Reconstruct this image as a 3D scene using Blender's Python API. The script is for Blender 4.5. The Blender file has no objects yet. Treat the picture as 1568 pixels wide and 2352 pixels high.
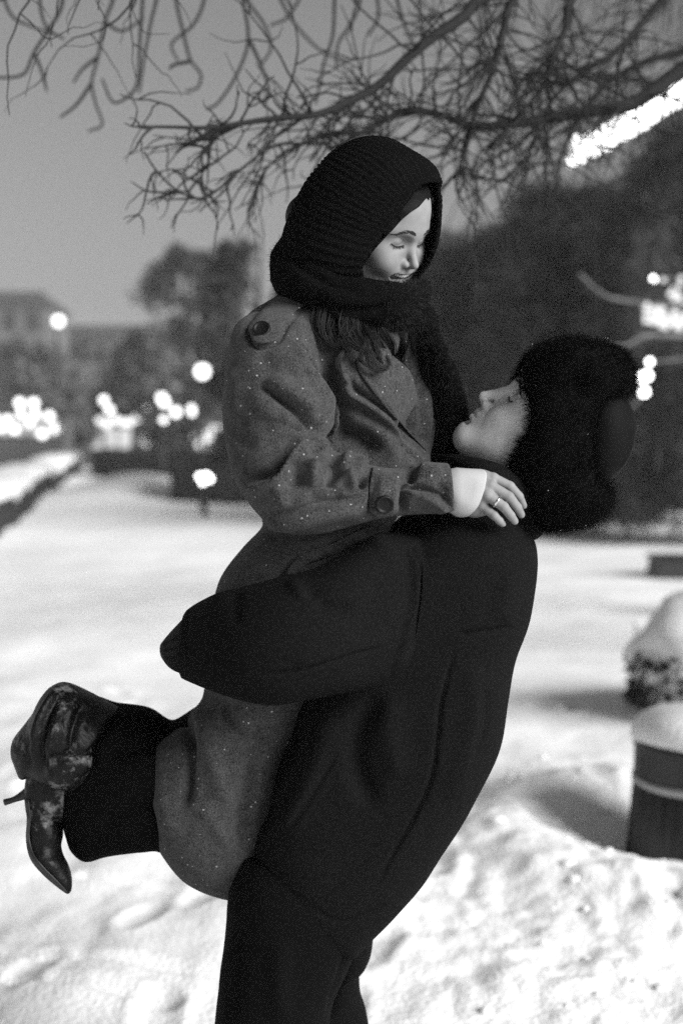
import bpy, bmesh, math, random
import numpy as np
from mathutils import Vector, Matrix
from mathutils.bvhtree import BVHTree

random.seed(7)
rng = np.random.default_rng(7)
scene = bpy.context.scene
col = scene.collection

# ------------------------------------------------------------------ camera
FPX = 50 / 36 * 2352            # focal length in pixels of a 1568 x 2352 picture
PITCH = math.atan((1176 - 990) / FPX)
CAM = np.array([0, 0, 1.55])
cam_data = bpy.data.cameras.new('camera')
cam_data.sensor_fit = 'VERTICAL'
cam_data.sensor_height = 36
cam_data.sensor_width = 24
cam_data.lens = 50
cam_data.clip_end = 1500
cam_data.dof.use_dof = True
cam_data.dof.focus_distance = 2.46
cam_data.dof.aperture_fstop = 2.2
cam = bpy.data.objects.new('camera', cam_data)
col.objects.link(cam)
cam.location = CAM
cam.rotation_euler = (math.pi / 2 - PITCH, 0, 0)
scene.camera = cam

# ------------------------------------------------------------------ sky, sun, exposure
SUN_FROM = Vector((0.74, -0.52, 0.43)).normalized()
elev = math.asin(SUN_FROM.z)
azim = math.atan2(SUN_FROM.x, SUN_FROM.y)
world = bpy.data.worlds.new('World')
scene.world = world
world.use_nodes = True
nt = world.node_tree
nt.nodes.clear()
sky = nt.nodes.new('ShaderNodeTexSky')
sky.sky_type = 'NISHITA'
sky.sun_disc = False
sky.sun_elevation = elev
sky.sun_rotation = azim
sky.dust_density = 0.6
hs = nt.nodes.new('ShaderNodeHueSaturation')
hs.inputs['Saturation'].default_value = 0
bg = nt.nodes.new('ShaderNodeBackground')
bg.inputs['Strength'].default_value = 0.033
out = nt.nodes.new('ShaderNodeOutputWorld')
nt.links.new(sky.outputs[0], hs.inputs['Color'])
nt.links.new(hs.outputs[0], bg.inputs['Color'])
nt.links.new(bg.outputs[0], out.inputs['Surface'])

sun_data = bpy.data.lights.new('sun', 'SUN')
sun_data.energy = 4.3
sun_data.angle = math.radians(38)
sun_data.color = (1, 1, 1)
sun = bpy.data.objects.new('sun', sun_data)
col.objects.link(sun)
sun.rotation_euler = SUN_FROM.to_track_quat('Z', 'Y').to_euler()

vs = scene.view_settings
vs.view_transform = 'Standard'
vs.look = 'None'
vs.exposure = 0.72
vs.gamma = 1
scene.cycles.use_denoising = False
scene.cycles.max_bounces = 6
scene.cycles.diffuse_bounces = 3
scene.cycles.glossy_bounces = 2
scene.cycles.volume_bounces = 0
scene.cycles.use_adaptive_sampling = True
scene.cycles.adaptive_threshold = .015
scene.cycles.adaptive_min_samples = 64

# ------------------------------------------------------------------ point helpers
cF, sF = math.cos(PITCH), math.sin(PITCH)


def ray(u, v):
    a, b = (u - 784) / FPX, (1176 - v) / FPX
    return np.array([a, cF + b * sF, -sF + b * cF])


def P(u, v, y):
    """world point at depth y seen in the direction (u, v)"""
    d = ray(u, v)
    return CAM + d * (y / d[1])


def PA(uvy):
    uvy = np.asarray(uvy, float)
    a, b = (uvy[:, 0] - 784) / FPX, (1176 - uvy[:, 1]) / FPX
    d = np.stack([a, cF + b * sF, -sF + b * cF], 1)
    return CAM + d * (uvy[:, 2] / d[:, 1])[:, None]


def proj(p):
    d = p - CAM
    z = d[:, 1] * cF - d[:, 2] * sF
    up = d[:, 1] * sF + d[:, 2] * cF
    return np.stack([784 + FPX * d[:, 0] / z, 1176 - FPX * up / z], 1)


def gz(u, y, z):
    """world point with picture column u, depth y, height z"""
    zc = y * cF - (z - 1.55) * sF
    return np.array([(u - 784) / FPX * zc, y, z])


# ------------------------------------------------------------------ mesh helpers
def catmull(pts, n):
    pts = np.asarray(pts, float)
    k = len(pts)
    if k == 2:
        t = np.linspace(0, 1, n)[:, None]
        return pts[0] * (1 - t) + pts[1] * t
    ext = np.vstack([2 * pts[0] - pts[1], pts, 2 * pts[-1] - pts[-2]])
    ts = np.linspace(0, k - 1, n)
    i = np.minimum(ts.astype(int), k - 2)
    t = (ts - i)[:, None]
    p0, p1, p2, p3 = ext[i], ext[i + 1], ext[i + 2], ext[i + 3]
    return 0.5 * (2 * p1 + (p2 - p0) * t + (2 * p0 - 5 * p1 + 4 * p2 - p3) * t ** 2 + (3 * p1 - p0 - 3 * p2 + p3) * t ** 3)


class MB:
    """collects vertices and faces"""
    def __init__(self):
        self.v, self.f, self.n = [], [], 0

    def add(self, v, f):
        v = np.asarray(v, float)
        self.v.append(v)
        self.f.extend([tuple(int(i) + self.n for i in q) for q in f])
        self.n += len(v)
        return self

    def rings(self, R, cap=True, closed=False):
        R = np.asarray(R, float)
        k, m, _ = R.shape
        f = []
        for a in range(k if closed else k - 1):
            b = (a + 1) % k
            for j in range(m):
                j2 = (j + 1) % m
                f.append((a * m + j, a * m + j2, b * m + j2, b * m + j))
        v = R.reshape(-1, 3)
        if cap and not closed:
            c0, c1 = R[0].mean(0), R[-1].mean(0)
            v = np.vstack([v, c0, c1])
            i0, i1 = k * m, k * m + 1
            for j in range(m):
                j2 = (j + 1) % m
                f.append((j2, j, i0))
                f.append(((k - 1) * m + j, (k - 1) * m + j2, i1))
        return self.add(v, f)

    def tube(self, pts, rad, n=8, k=None, cap=True):
        """round tube through world points with radii"""
        pts = np.asarray(pts, float)
        rad = np.broadcast_to(np.asarray(rad, float), (len(pts),))
        if k:
            c = catmull(np.column_stack([pts, rad]), k)
            pts, rad = c[:, :3], np.maximum(c[:, 3], 1e-5)
        t = np.gradient(pts, axis=0)
        t /= np.linalg.norm(t, axis=1)[:, None] + 1e-12
        ref = np.array([0, 0, 1.0]) if abs(t[:, 2]).mean() < .8 else np.array([1.0, 0, 0])
        a = np.cross(t, ref)
        a /= np.linalg.norm(a, axis=1)[:, None] + 1e-12
        b = np.cross(t, a)
        th = np.linspace(0, 2 * math.pi, n, endpoint=False)
        R = pts[:, None] + rad[:, None, None] * (a[:, None] * np.cos(th)[None, :, None] + b[:, None] * np.sin(th)[None, :, None])
        return self.rings(R, cap)

    def box(self, c, s, rz=0):
        c, s = np.asarray(c, float), np.asarray(s, float) / 2
        v = np.array([[x, y, z] for x in (-1, 1) for y in (-1, 1) for z in (-1, 1)]) * s
        cc, ss = math.cos(rz), math.sin(rz)
        v = v @ np.array([[cc, ss, 0], [-ss, cc, 0], [0, 0, 1]]) + c
        return self.add(v, [(0, 1, 3, 2), (4, 6, 7, 5), (0, 4, 5, 1), (2, 3, 7, 6), (0, 2, 6, 4), (1, 5, 7, 3)])

    def ball(self, c, r, seg=12, rings_=8):
        c = np.asarray(c, float)
        r = np.broadcast_to(np.asarray(r, float), (3,))
        R = []
        for i in range(1, rings_):
            p = math.pi * i / rings_
            th = np.linspace(0, 2 * math.pi, seg, endpoint=False)
            R.append(np.stack([np.cos(th) * math.sin(p), np.sin(th) * math.sin(p), np.full(seg, math.cos(p))], 1) * r + c)
        R = np.array(R)
        k = len(R)
        f = []
        for a in range(k - 1):
            for j in range(seg):
                j2 = (j + 1) % seg
                f.append((a * seg + j, (a + 1) * seg + j, (a + 1) * seg + j2, a * seg + j2))
        v = np.vstack([R.reshape(-1, 3), c + [0, 0, r[2]], c - [0, 0, r[2]]])
        for j in range(seg):
            j2 = (j + 1) % seg
            f.append((j, j2, k * seg))
            f.append(((k - 1) * seg + j2, (k - 1) * seg + j, k * seg + 1))
        return self.add(v, f)

    def loft(self, secs, n=48, sub=6, ex=2.0):
        """secs: rows (uA, vA, uB, vB, y, half thickness[, exponent]); ring between the two outline points"""
        S = np.array([list(s) + ([ex] if len(s) == 6 else []) for s in secs], float)
        S = catmull(S, (len(S) - 1) * sub + 1)
        th = np.linspace(0, 2 * math.pi, n, endpoint=False)
        c, s = np.cos(th), np.sin(th)
        R = []
        for r in S:
            A, B = P(r[0], r[1], r[4]), P(r[2], r[3], r[4])
            p = 2 / max(r[6], 1.2)
            m, h = (A + B) / 2, (B - A) / 2
            q = m + h * (np.sign(c) * abs(c) ** p)[:, None] + np.array([0, 1.0, 0]) * (max(r[5], .002) * np.sign(s) * abs(s) ** p)[:, None]
            R.append(q)
        return self.rings(R)

    def arrays(self):
        return np.vstack(self.v), self.f


def new_mesh(name, v, f, smooth=True):
    me = bpy.data.meshes.new(name)
    me.from_pydata(np.asarray(v).tolist() if not isinstance(v, list) else v, [], f if isinstance(f, list) else f.tolist())
    if smooth:
        me.polygons.foreach_set('use_smooth', np.ones(len(me.polygons), bool))
    me.update()
    return me


def obj(name, data, mat, parent=None, smooth=True):
    if isinstance(data, MB):
        data = new_mesh(name, *data.arrays(), smooth=smooth)
    elif isinstance(data, tuple):
        data = new_mesh(name, *data, smooth=smooth)
    o = bpy.data.objects.new(name, data)
    col.objects.link(o)
    if mat:
        data.materials.append(mat)
    if parent:
        o.parent = parent
        if not parent.parent:
            o.matrix_parent_inverse = parent.matrix_basis.inverted()
    return o


def thing(name, label, cat, loc=(0, 0, 0), group=None):
    o = bpy.data.objects.new(name, None)
    col.objects.link(o)
    o.location = Vector(loc)
    o.empty_display_size = .1
    tag(o, label, cat, group)
    return o


def tag(o, label=None, cat=None, group=None, kind=None):
    if label: o['label'] = label
    if cat: o['category'] = cat
    if group: o['group'] = group
    if kind: o['kind'] = kind
    return o


def mesh_arrays(me):
    v = np.empty(len(me.vertices) * 3)
    me.vertices.foreach_get('co', v)
    loops = np.empty(len(me.loops), np.int32)
    me.loops.foreach_get('vertex_index', loops)
    tot = np.empty(len(me.polygons), np.int32)
    me.polygons.foreach_get('loop_total', tot)
    st = np.empty(len(me.polygons), np.int32)
    me.polygons.foreach_get('loop_start', st)
    if len(tot) and (tot == 4).all():
        f = loops.reshape(-1, 4)
    else:
        f = [loops[s:s + t].tolist() for s, t in zip(st, tot)]
    return v.reshape(-1, 3), f


def set_co(me, v):
    me.vertices.foreach_set('co', np.ascontiguousarray(v, dtype=np.float64).ravel())
    me.update()


def normals(me):
    n = np.empty(len(me.vertices) * 3)
    me.vertices.foreach_get('normal', n)
    return n.reshape(-1, 3)


def fuse(mb, voxel, smooth=6):
    """union of closed shells as one continuous skin"""
    me = new_mesh('tmp', *mb.arrays())
    o = bpy.data.objects.new('tmp', me)
    col.objects.link(o)
    m = o.modifiers.new('r', 'REMESH')
    m.mode = 'VOXEL'
    m.voxel_size = voxel
    m.use_smooth_shade = True
    if smooth:
        s = o.modifiers.new('s', 'SMOOTH')
        s.factor = .5
        s.iterations = smooth
    dg = bpy.context.evaluated_depsgraph_get()
    res = bpy.data.meshes.new_from_object(o.evaluated_get(dg))
    bpy.data.objects.remove(o)
    bpy.data.meshes.remove(me)
    res.polygons.foreach_set('use_smooth', np.ones(len(res.polygons), bool))
    return res


def seg_dist(q, poly):
    """distance, signed side and parameter of points q to a polyline (picture plane)"""
    best = np.full(len(q), 1e9)
    side = np.zeros(len(q))
    par = np.zeros(len(q))
    L = np.linalg.norm(np.diff(poly, axis=0), axis=1)
    cum = np.concatenate([[0], np.cumsum(L)])
    for i in range(len(poly) - 1):
        a, b = poly[i], poly[i + 1]
        d = b - a
        t = np.clip(((q - a) @ d) / (d @ d + 1e-9), 0, 1)
        e = q - (a + t[:, None] * d)
        r = np.hypot(e[:, 0], e[:, 1])
        k = r < best
        best[k] = r[k]
        side[k] = np.sign(d[0] * (q[k, 1] - a[1]) - d[1] * (q[k, 0] - a[0]))
        par[k] = (cum[i] + t[k] * L[i]) / cum[-1]
    return best, side, par


def sculpt(me, strokes, ymax=9):
    """strokes: (points, width px, height m, kind) pressed into the side of the mesh that is seen.
    kind 'g': rounded groove or ridge; 'f': overlapping fold, raised on the right of the stroke (picture sense)"""
    v = mesh_arrays(me)[0]
    n = normals(me)
    uv = proj(v)
    view = CAM - v
    view /= np.linalg.norm(view, axis=1)[:, None]
    facing = np.clip(((n * view).sum(1) + .1) / .35, 0, 1) * (v[:, 1] < ymax)
    disp = np.zeros(len(v))
    for st in strokes:
        pts, w, h, kind = st[:4]
        poly = catmull(pts, max(8, len(pts) * 5))
        m = (7 if kind == 'r' else 3.2) * w
        lo, hi = poly.min(0) - m, poly.max(0) + m
        k = np.nonzero((uv[:, 0] > lo[0]) & (uv[:, 0] < hi[0]) & (uv[:, 1] > lo[1]) & (uv[:, 1] < hi[1]))[0]
        if not len(k):
            continue
        d, s, t = seg_dist(uv[k], poly)
        ends = np.clip(np.minimum(t, 1 - t) / .22, 0, 1)
        ends = ends * ends * (3 - 2 * ends)
        if kind == 'r':                          # rounded roll: rises over about 1.3 w, then levels out slowly
            sd = d * s
            up = np.clip((sd + .9 * w) / (1.3 * w), 0, 1)
            a = up * up * (3 - 2 * up) * np.exp(-np.clip(sd - .4 * w, 0, None) / (3 * w))
        elif kind == 'g':
            a = np.exp(-(d / w) ** 2)
        else:
            sd = d * s
            up = np.clip((sd + 2.5) / 5, 0, 1)
            a = np.where(sd > -3, up * np.exp(-np.clip(sd, 0, None) / w), 0) - .35 * np.exp(-((sd + 5) / 6) ** 2)
        disp[k] += h * a * ends
    set_co(me, v + n * (disp * facing)[:, None])


def vnoise(p, seed=0):
    """smooth 3-d value noise in [-1, 1]"""
    p = np.asarray(p, float)
    i = np.floor(p).astype(np.int64)
    f = p - i
    f = f * f * (3 - 2 * f)
    r = np.zeros(len(p))

    def hsh(x, y, z):
        h = (x * 374761393 + y * 668265263 + z * 2147483647 + seed * 1274126177) & 0xffffffff
        h = ((h ^ (h >> 13)) * 1274126177) & 0xffffffff
        h = h ^ (h >> 16)
        return (h & 0xffff) / 32767.5 - 1
    for dx in (0, 1):
        for dy in (0, 1):
            for dz in (0, 1):
                w = (f[:, 0] if dx else 1 - f[:, 0]) * (f[:, 1] if dy else 1 - f[:, 1]) * (f[:, 2] if dz else 1 - f[:, 2])
                r += w * hsh(i[:, 0] + dx, i[:, 1] + dy, i[:, 2] + dz)
    return r


def fbm(p, oct=4, seed=0, gain=.5):
    r, a = 0, 1
    for k in range(oct):
        r = r + a * vnoise(p * 2 ** k, seed + k * 17)
        a *= gain
    return r


def roughen(me, scale, amp, oct=3, seed=0):
    v = mesh_arrays(me)[0]
    set_co(me, v + normals(me) * (fbm(v * scale, oct, seed) * amp)[:, None])


# ------------------------------------------------------------------ implicit surfaces (heads and hands)
class SDF:
    def __init__(self, lo, hi, h):
        self.h, self.lo = h, np.array(lo, float)
        ax = [np.arange(a, b, h, dtype=np.float32) for a, b in zip(lo, hi)]
        self.X, self.Y, self.Z = np.meshgrid(*ax, indexing='ij', sparse=True)
        self.f = np.full([len(a) for a in ax], 1.0, np.float32)

    def _join(self, d, k):
        if k <= 0:
            self.f = np.minimum(self.f, d)
        else:
            hh = np.clip(.5 + .5 * (d - self.f) / k, 0, 1)
            self.f = d + (self.f - d) * (1 - hh) * 1.0 if False else (d * (1 - hh) + self.f * hh - k * hh * (1 - hh))

    def _cut(self, d, k):
        hh = np.clip(.5 - .5 * (self.f + d) / k, 0, 1)
        self.f = self.f * (1 - hh) + (-d) * hh + k * hh * (1 - hh)

    def ell(self, c, r, k=.01, cut=False):
        x, y, z = (self.X - c[0]), (self.Y - c[1]), (self.Z - c[2])
        k0 = np.sqrt((x / r[0]) ** 2 + (y / r[1]) ** 2 + (z / r[2]) ** 2)
        k1 = np.sqrt((x / r[0] ** 2) ** 2 + (y / r[1] ** 2) ** 2 + (z / r[2] ** 2) ** 2) + 1e-9
        d = (k0 * (k0 - 1) / k1).astype(np.float32)
        self._cut(d, k) if cut else self._join(d, k)

    def cap(self, a, b, ra, rb, k=.005, cut=False):
        a, b = np.array(a, float), np.array(b, float)
        ab = b - a
        t = ((self.X - a[0]) * ab[0] + (self.Y - a[1]) * ab[1] + (self.Z - a[2]) * ab[2]) / (ab @ ab + 1e-12)
        t = np.clip(t, 0, 1)
        d = np.sqrt((self.X - a[0] - t * ab[0]) ** 2 + (self.Y - a[1] - t * ab[1]) ** 2 + (self.Z - a[2] - t * ab[2]) ** 2) - (ra + t * (rb - ra))
        d = d.astype(np.float32)
        self._cut(d, k) if cut else self._join(d, k)

    def chain(self, pts, rad, k=.004, cut=False):
        for i in range(len(pts) - 1):
            self.cap(pts[i], pts[i + 1], rad[i], rad[i + 1], k, cut)

    def mesh(self):
        f = self.f
        s = f < 0
        c = np.zeros([n - 1 for n in f.shape], np.int8)
        offs = [(a, b, d) for a in (0, 1) for b in (0, 1) for d in (0, 1)]
        nx, ny, nz = c.shape
        for a, b, d in offs:
            c += s[a:a + nx, b:b + ny, d:d + nz]
        I = np.stack(np.nonzero((c > 0) & (c < 8)), 1)
        idx = np.full(c.shape, -1, np.int64)
        idx[I[:, 0], I[:, 1], I[:, 2]] = np.arange(len(I))
        vals = np.stack([f[I[:, 0] + a, I[:, 1] + b, I[:, 2] + d] for a, b, d in offs], 1)
        acc = np.zeros((len(I), 3))
        cnt = np.zeros(len(I))
        O = np.array(offs, float)
        for i in range(8):
            for j in range(i + 1, 8):
                if abs(O[i] - O[j]).sum() == 1:
                    m = (vals[:, i] < 0) != (vals[:, j] < 0)
                    t = vals[m, i] / (vals[m, i] - vals[m, j])
                    acc[m] += O[i] + t[:, None] * (O[j] - O[i])
                    cnt[m] += 1
        V = (I + acc / cnt[:, None]) * self.h + self.lo
        F = []
        for ax in range(3):
            a = np.moveaxis(s, ax, 0)
            ii = np.moveaxis(idx, ax, 0)
            e = a[:-1] != a[1:]
            e[:, 0, :] = e[:, :, 0] = e[:, -1, :] = e[:, :, -1] = False
            q = np.stack(np.nonzero(e), 1)
            i, j, k = q.T
            quad = np.stack([ii[i, j - 1, k - 1], ii[i, j, k - 1], ii[i, j, k], ii[i, j - 1, k]], 1)
            flip = ~a[i, j, k]
            if ax == 1:
                flip = ~flip
            quad[flip] = quad[flip][:, ::-1]
            F.append(quad)
        F = np.vstack(F)
        F = F[(F >= 0).all(1)]
        return V, F


# ------------------------------------------------------------------ materials (all greys: black-and-white photograph)
def mat(name, v, rough=.8, bump=None, vary=None, spec=.3, sheen=0, metal=0, coat=0):
    m = bpy.data.materials.new(name)
    m.use_nodes = True
    t = m.node_tree
    b = t.nodes['Principled BSDF']
    b.inputs['Base Color'].default_value = (v, v, v, 1)
    b.inputs['Roughness'].default_value = rough
    b.inputs['Specular IOR Level'].default_value = spec
    b.inputs['Metallic'].default_value = metal
    b.inputs['Coat Weight'].default_value = coat
    if sheen:
        b.inputs['Sheen Weight'].default_value = sheen
        b.inputs['Sheen Roughness'].default_value = .5
    co = t.nodes.new('ShaderNodeTexCoord')
    if vary:                                   # (scale, low, high)
        n = t.nodes.new('ShaderNodeTexNoise')
        n.inputs['Scale'].default_value = vary[0]
        n.inputs['Detail'].default_value = 5
        r = t.nodes.new('ShaderNodeMapRange')
        r.inputs['From Min'].default_value = .3
        r.inputs['From Max'].default_value = .7
        r.inputs['To Min'].default_value = vary[1]
        r.inputs['To Max'].default_value = vary[2]
        t.links.new(co.outputs['Object'], n.inputs['Vector'])
        t.links.new(n.outputs['Fac'], r.inputs['Value'])
        cb = t.nodes.new('ShaderNodeCombineColor')
        for k in range(3):
            t.links.new(r.outputs[0], cb.inputs[k])
        t.links.new(cb.outputs[0], b.inputs['Base Color'])
    if bump:                                   # (scale, distance)
        n = t.nodes.new('ShaderNodeTexNoise')
        n.inputs['Scale'].default_value = bump[0]
        n.inputs['Detail'].default_value = 4
        u = t.nodes.new('ShaderNodeBump')
        u.inputs['Distance'].default_value = bump[1]
        u.inputs['Strength'].default_value = 1
        t.links.new(co.outputs['Object'], n.inputs['Vector'])
        t.links.new(n.outputs['Fac'], u.inputs['Height'])
        t.links.new(u.outputs[0], b.inputs['Normal'])
    return m


def emit(name, s):
    m = bpy.data.materials.new(name)
    m.use_nodes = True
    t = m.node_tree
    t.nodes.clear()
    e = t.nodes.new('ShaderNodeEmission')
    e.inputs['Strength'].default_value = s
    o = t.nodes.new('ShaderNodeOutputMaterial')
    t.links.new(e.outputs[0], o.inputs['Surface'])
    return m


def tweed(name, lo, hi, fleck=.5):
    m = mat(name, .07, .95, spec=.06, sheen=.1)
    t = m.node_tree
    b = t.nodes['Principled BSDF']
    co = t.nodes.new('ShaderNodeTexCoord')

    def node(kind, **kw):
        n = t.nodes.new(kind)
        for k, v in kw.items():
            if k in n.inputs:
                n.inputs[k].default_value = v
        return n

    def math_(op, a, bv):
        n = t.nodes.new('ShaderNodeMath')
        n.operation = op
        for i, x in enumerate((a, bv)):
            if isinstance(x, (int, float)):
                n.inputs[i].default_value = x
            else:
                t.links.new(x, n.inputs[i])
        return n.outputs[0]
    n1 = node('ShaderNodeTexNoise', Scale=420, Detail=3)
    n2 = node('ShaderNodeTexNoise', Scale=60, Detail=4)
    t.links.new(co.outputs['Object'], n1.inputs['Vector'])
    t.links.new(co.outputs['Object'], n2.inputs['Vector'])
    s = math_('ADD', math_('MULTIPLY', n1.outputs['Fac'], .75), math_('MULTIPLY', n2.outputs['Fac'], .25))
    r = t.nodes.new('ShaderNodeMapRange')
    r.inputs['From Min'].default_value = .36
    r.inputs['From Max'].default_value = .64
    r.inputs['To Min'].default_value = lo
    r.inputs['To Max'].default_value = hi
    t.links.new(s, r.inputs['Value'])
    # flecks: pale and dark neps
    def nep(scale, size, keep, seed):
        mp = t.nodes.new('ShaderNodeMapping')
        mp.inputs['Location'].default_value = (seed, seed * 2, seed * 3)
        t.links.new(co.outputs['Object'], mp.inputs['Vector'])
        vo = t.nodes.new('ShaderNodeTexVoronoi')
        vo.inputs['Scale'].default_value = scale
        t.links.new(mp.outputs[0], vo.inputs['Vector'])
        se = t.nodes.new('ShaderNodeSeparateColor')
        t.links.new(vo.outputs['Color'], se.inputs[0])
        thr = math_('MULTIPLY', se.outputs[1], size)
        return math_('MULTIPLY', math_('LESS_THAN', vo.outputs['Distance'], thr), math_('LESS_THAN', se.outputs[0], keep))
    a = nep(90, .17, .70, 3.1)
    d = nep(75, .16, .45, 7.7)
    val = math_('ADD', math_('MULTIPLY', r.outputs[0], math_('SUBTRACT', 1.0, math_('MULTIPLY', d, .6))), math_('MULTIPLY', a, fleck * .5))
    cb = t.nodes.new('ShaderNodeCombineColor')
    for k in range(3):
        t.links.new(val, cb.inputs[k])
    t.links.new(cb.outputs[0], b.inputs['Base Color'])
    # twill weave relief
    wv = t.nodes.new('ShaderNodeTexWave')
    wv.inputs['Scale'].default_value = 170
    wv.inputs['Distortion'].default_value = 2.5
    wv.inputs['Detail'].default_value = 1
    wv.bands_direction = 'DIAGONAL'
    t.links.new(co.outputs['Object'], wv.inputs['Vector'])
    h = math_('ADD', math_('MULTIPLY', wv.outputs['Fac'], .15), n1.outputs['Fac'])
    u = t.nodes.new('ShaderNodeBump')
    u.inputs['Distance'].default_value = .0025
    t.links.new(h, u.inputs['Height'])
    t.links.new(u.outputs[0], b.inputs['Normal'])
    return m


M_TWEED = tweed('speckled_tweed', .012, .074)
M_WOOL = mat('black_wool', .014, .95, bump=(500, .0015), vary=(300, .003, .009), spec=.04)
M_TROUSER = mat('black_trouser_cloth', .003, .9, bump=(400, .001), spec=.05)
M_VELVET = mat('black_velvet', .0025, .9, spec=.03)
M_KNIT = mat('black_knit', .004, .95, bump=(700, .0015), spec=.04)
M_SCARF = mat('dark_mohair', .004, .95, bump=(350, .004), spec=.03)
M_FUZZ = mat('mohair_fibre', .02, .8, spec=.2)
M_FUR = mat('black_fur', .003, .7, spec=.06)
M_FURBASE = mat('fur_base', .004, .9, spec=.05)
M_LEATHER = mat('hat_leather', .0035, .7, bump=(300, .0006), spec=.07)
M_HAIR = mat('brown_hair', .007, .5, spec=.25)
M_SKIN = mat('skin', .34, .55, bump=(1400, .00012), vary=(60, .205, .235), spec=.12)
M_SKIN_M = mat('skin_lightened', .55, .6, bump=(1200, .0002), vary=(60, .62, .68), spec=.25)  # man's skin, lightened to make up for the shade on his face
M_HAIRCAP = mat('smooth_dark_hair', .004, .6, spec=.08)
M_LIP = mat('lip', .17, .45, spec=.4)
M_TEETH = mat('tooth', .75, .25, spec=.5)
M_BROW = mat('brow_hair', .02, .7)
M_MOUTH = mat('mouth_inside', .02, .6)
M_SHIRT = mat('white_shirt_cotton', .40, .9, bump=(600, .0004), spec=.1)
M_RING = mat('ring_silver', .85, .15, metal=1)
M_BUTTON = mat('dark_horn_button', .004, .45, spec=.2)
M_SNOW = mat('snow', .84, .85, spec=.1, bump=(60, .006), vary=(5, .77, .86))
M_SNOWCAP = mat('settled_snow', .76, .85, spec=.15, bump=(60, .006))
M_BARK = mat('bark', .012, .9, bump=(60, .004))
M_BARK_LIT = mat('lit_bark', .16, .9, bump=(60, .004))  # glow of the string lights put into the bark colour
M_TWIG = mat('twig', .018, .9)
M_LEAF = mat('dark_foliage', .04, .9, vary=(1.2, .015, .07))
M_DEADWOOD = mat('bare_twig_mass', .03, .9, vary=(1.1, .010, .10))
M_LEAF2 = mat('faded_foliage', .10, .9, vary=(.9, .04, .18))  # fading of the far trees put into the foliage tone
M_HEDGE = mat('hedge_leaf', .02, .9, vary=(6, .01, .03))
M_METAL = mat('black_metal', .012, .5, spec=.4)
M_BAND = mat('galvanised_band', .35, .4, metal=.6)
M_WALL = mat('far_wall', .10, .9, vary=(.3, .08, .12))
M_ROOF = mat('far_roof', .05, .9)
M_CONCRETE = mat('concrete', .25, .9, bump=(40, .003))

# ------------------------------------------------------------------ ground
def ground_h(x, y):
    p = np.stack([x, y, np.zeros_like(x)], 1)
    r = np.hypot(x, y)
    near = np.exp(-(r / 16) ** 2)
    h = .05 * fbm(p * .45, 3, 1) + .25 * near * .1 * fbm(p * 1.3, 3, 5)
    # churned snow to the right of the trodden path
    side = 1 / (1 + np.exp(-(x - .02 * y - .02) / .16))
    ch = np.exp(-((y - 4.4) / 2.0) ** 2) * side
    b = np.abs(fbm(p * 3.2, 4, 11, .55))
    h += ch * (.027 * (b - .35) + .03)
    b2 = np.abs(fbm(p * 9.0, 3, 23, .6))
    h += ch * .011 * (b2 - .3)
    # soft ridges across the open snow
    h += .05 * np.exp(-((y - 8.3 - .5 * np.sin(x * 1.1)) / .5) ** 2) * side
    h += .07 * np.exp(-((y - 12.5 + .3 * x) / 1.0) ** 2)
    # foot-worn path on the left, shallow ruts
    h += .012 * fbm(p * np.array([5, 2.2, 1]), 3, 31) * np.exp(-((y - 5) / 3.5) ** 2) * (1 - side)
    # footprints of people who walked here
    fr = np.random.default_rng(17)
    for k_ in range(46):
        fx, fy, fa = fr.uniform(-1.6, 1.5), fr.uniform(3.6, 8.5), fr.uniform(-.6, .6)
        dx_, dy_ = x - fx, y - fy
        a_, b_ = dx_ * math.cos(fa) + dy_ * math.sin(fa), -dx_ * math.sin(fa) + dy_ * math.cos(fa)
        q_ = (a_ / .055) ** 2 + (b_ / .13) ** 2
        h += -.013 * np.exp(-q_ ** 2) + .005 * np.exp(-((np.sqrt(q_) - 1.45) / .3) ** 2)
    # cleared heap in front of the far hedge
    h += .55 * np.exp(-((x + 4.9) / 1.5) ** 2 - ((y - 34) / 3.0) ** 2)
    # ruts pressed into the trodden snow, bottom left
    for x0, y0, x1, y1 in ((-1.15, 4.25, -.30, 3.86), (-1.1, 4.04, -.45, 3.72), (-.9, 4.9, -.1, 4.5)):
        t_ = np.clip(((x - x0) * (x1 - x0) + (y - y0) * (y1 - y0)) / ((x1 - x0) ** 2 + (y1 - y0) ** 2), 0, 1)
        dd = np.hypot(x - x0 - t_ * (x1 - x0), y - y0 - t_ * (y1 - y0)) + .012 * vnoise(p * 9, 3)
        h += -.016 * np.exp(-(dd / .022) ** 2) + .007 * np.exp(-((dd - .05) / .03) ** 2)
    # hollow round the litter bin, bank around it
    d = np.hypot(x - 1.36, y - 5.15)
    h += .12 * np.exp(-((d - .75) / .28) ** 2) - .10 * np.exp(-(d / .5) ** 2)
    h += .05 * np.exp(-((x - 1.9) / .8) ** 2 - ((y - 7.4) / .7) ** 2)
    # flat where the man stands
    k = np.exp(-((x + .05) ** 2 + (y - 2.6) ** 2) / .5)
    return h * (1 - k)


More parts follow.
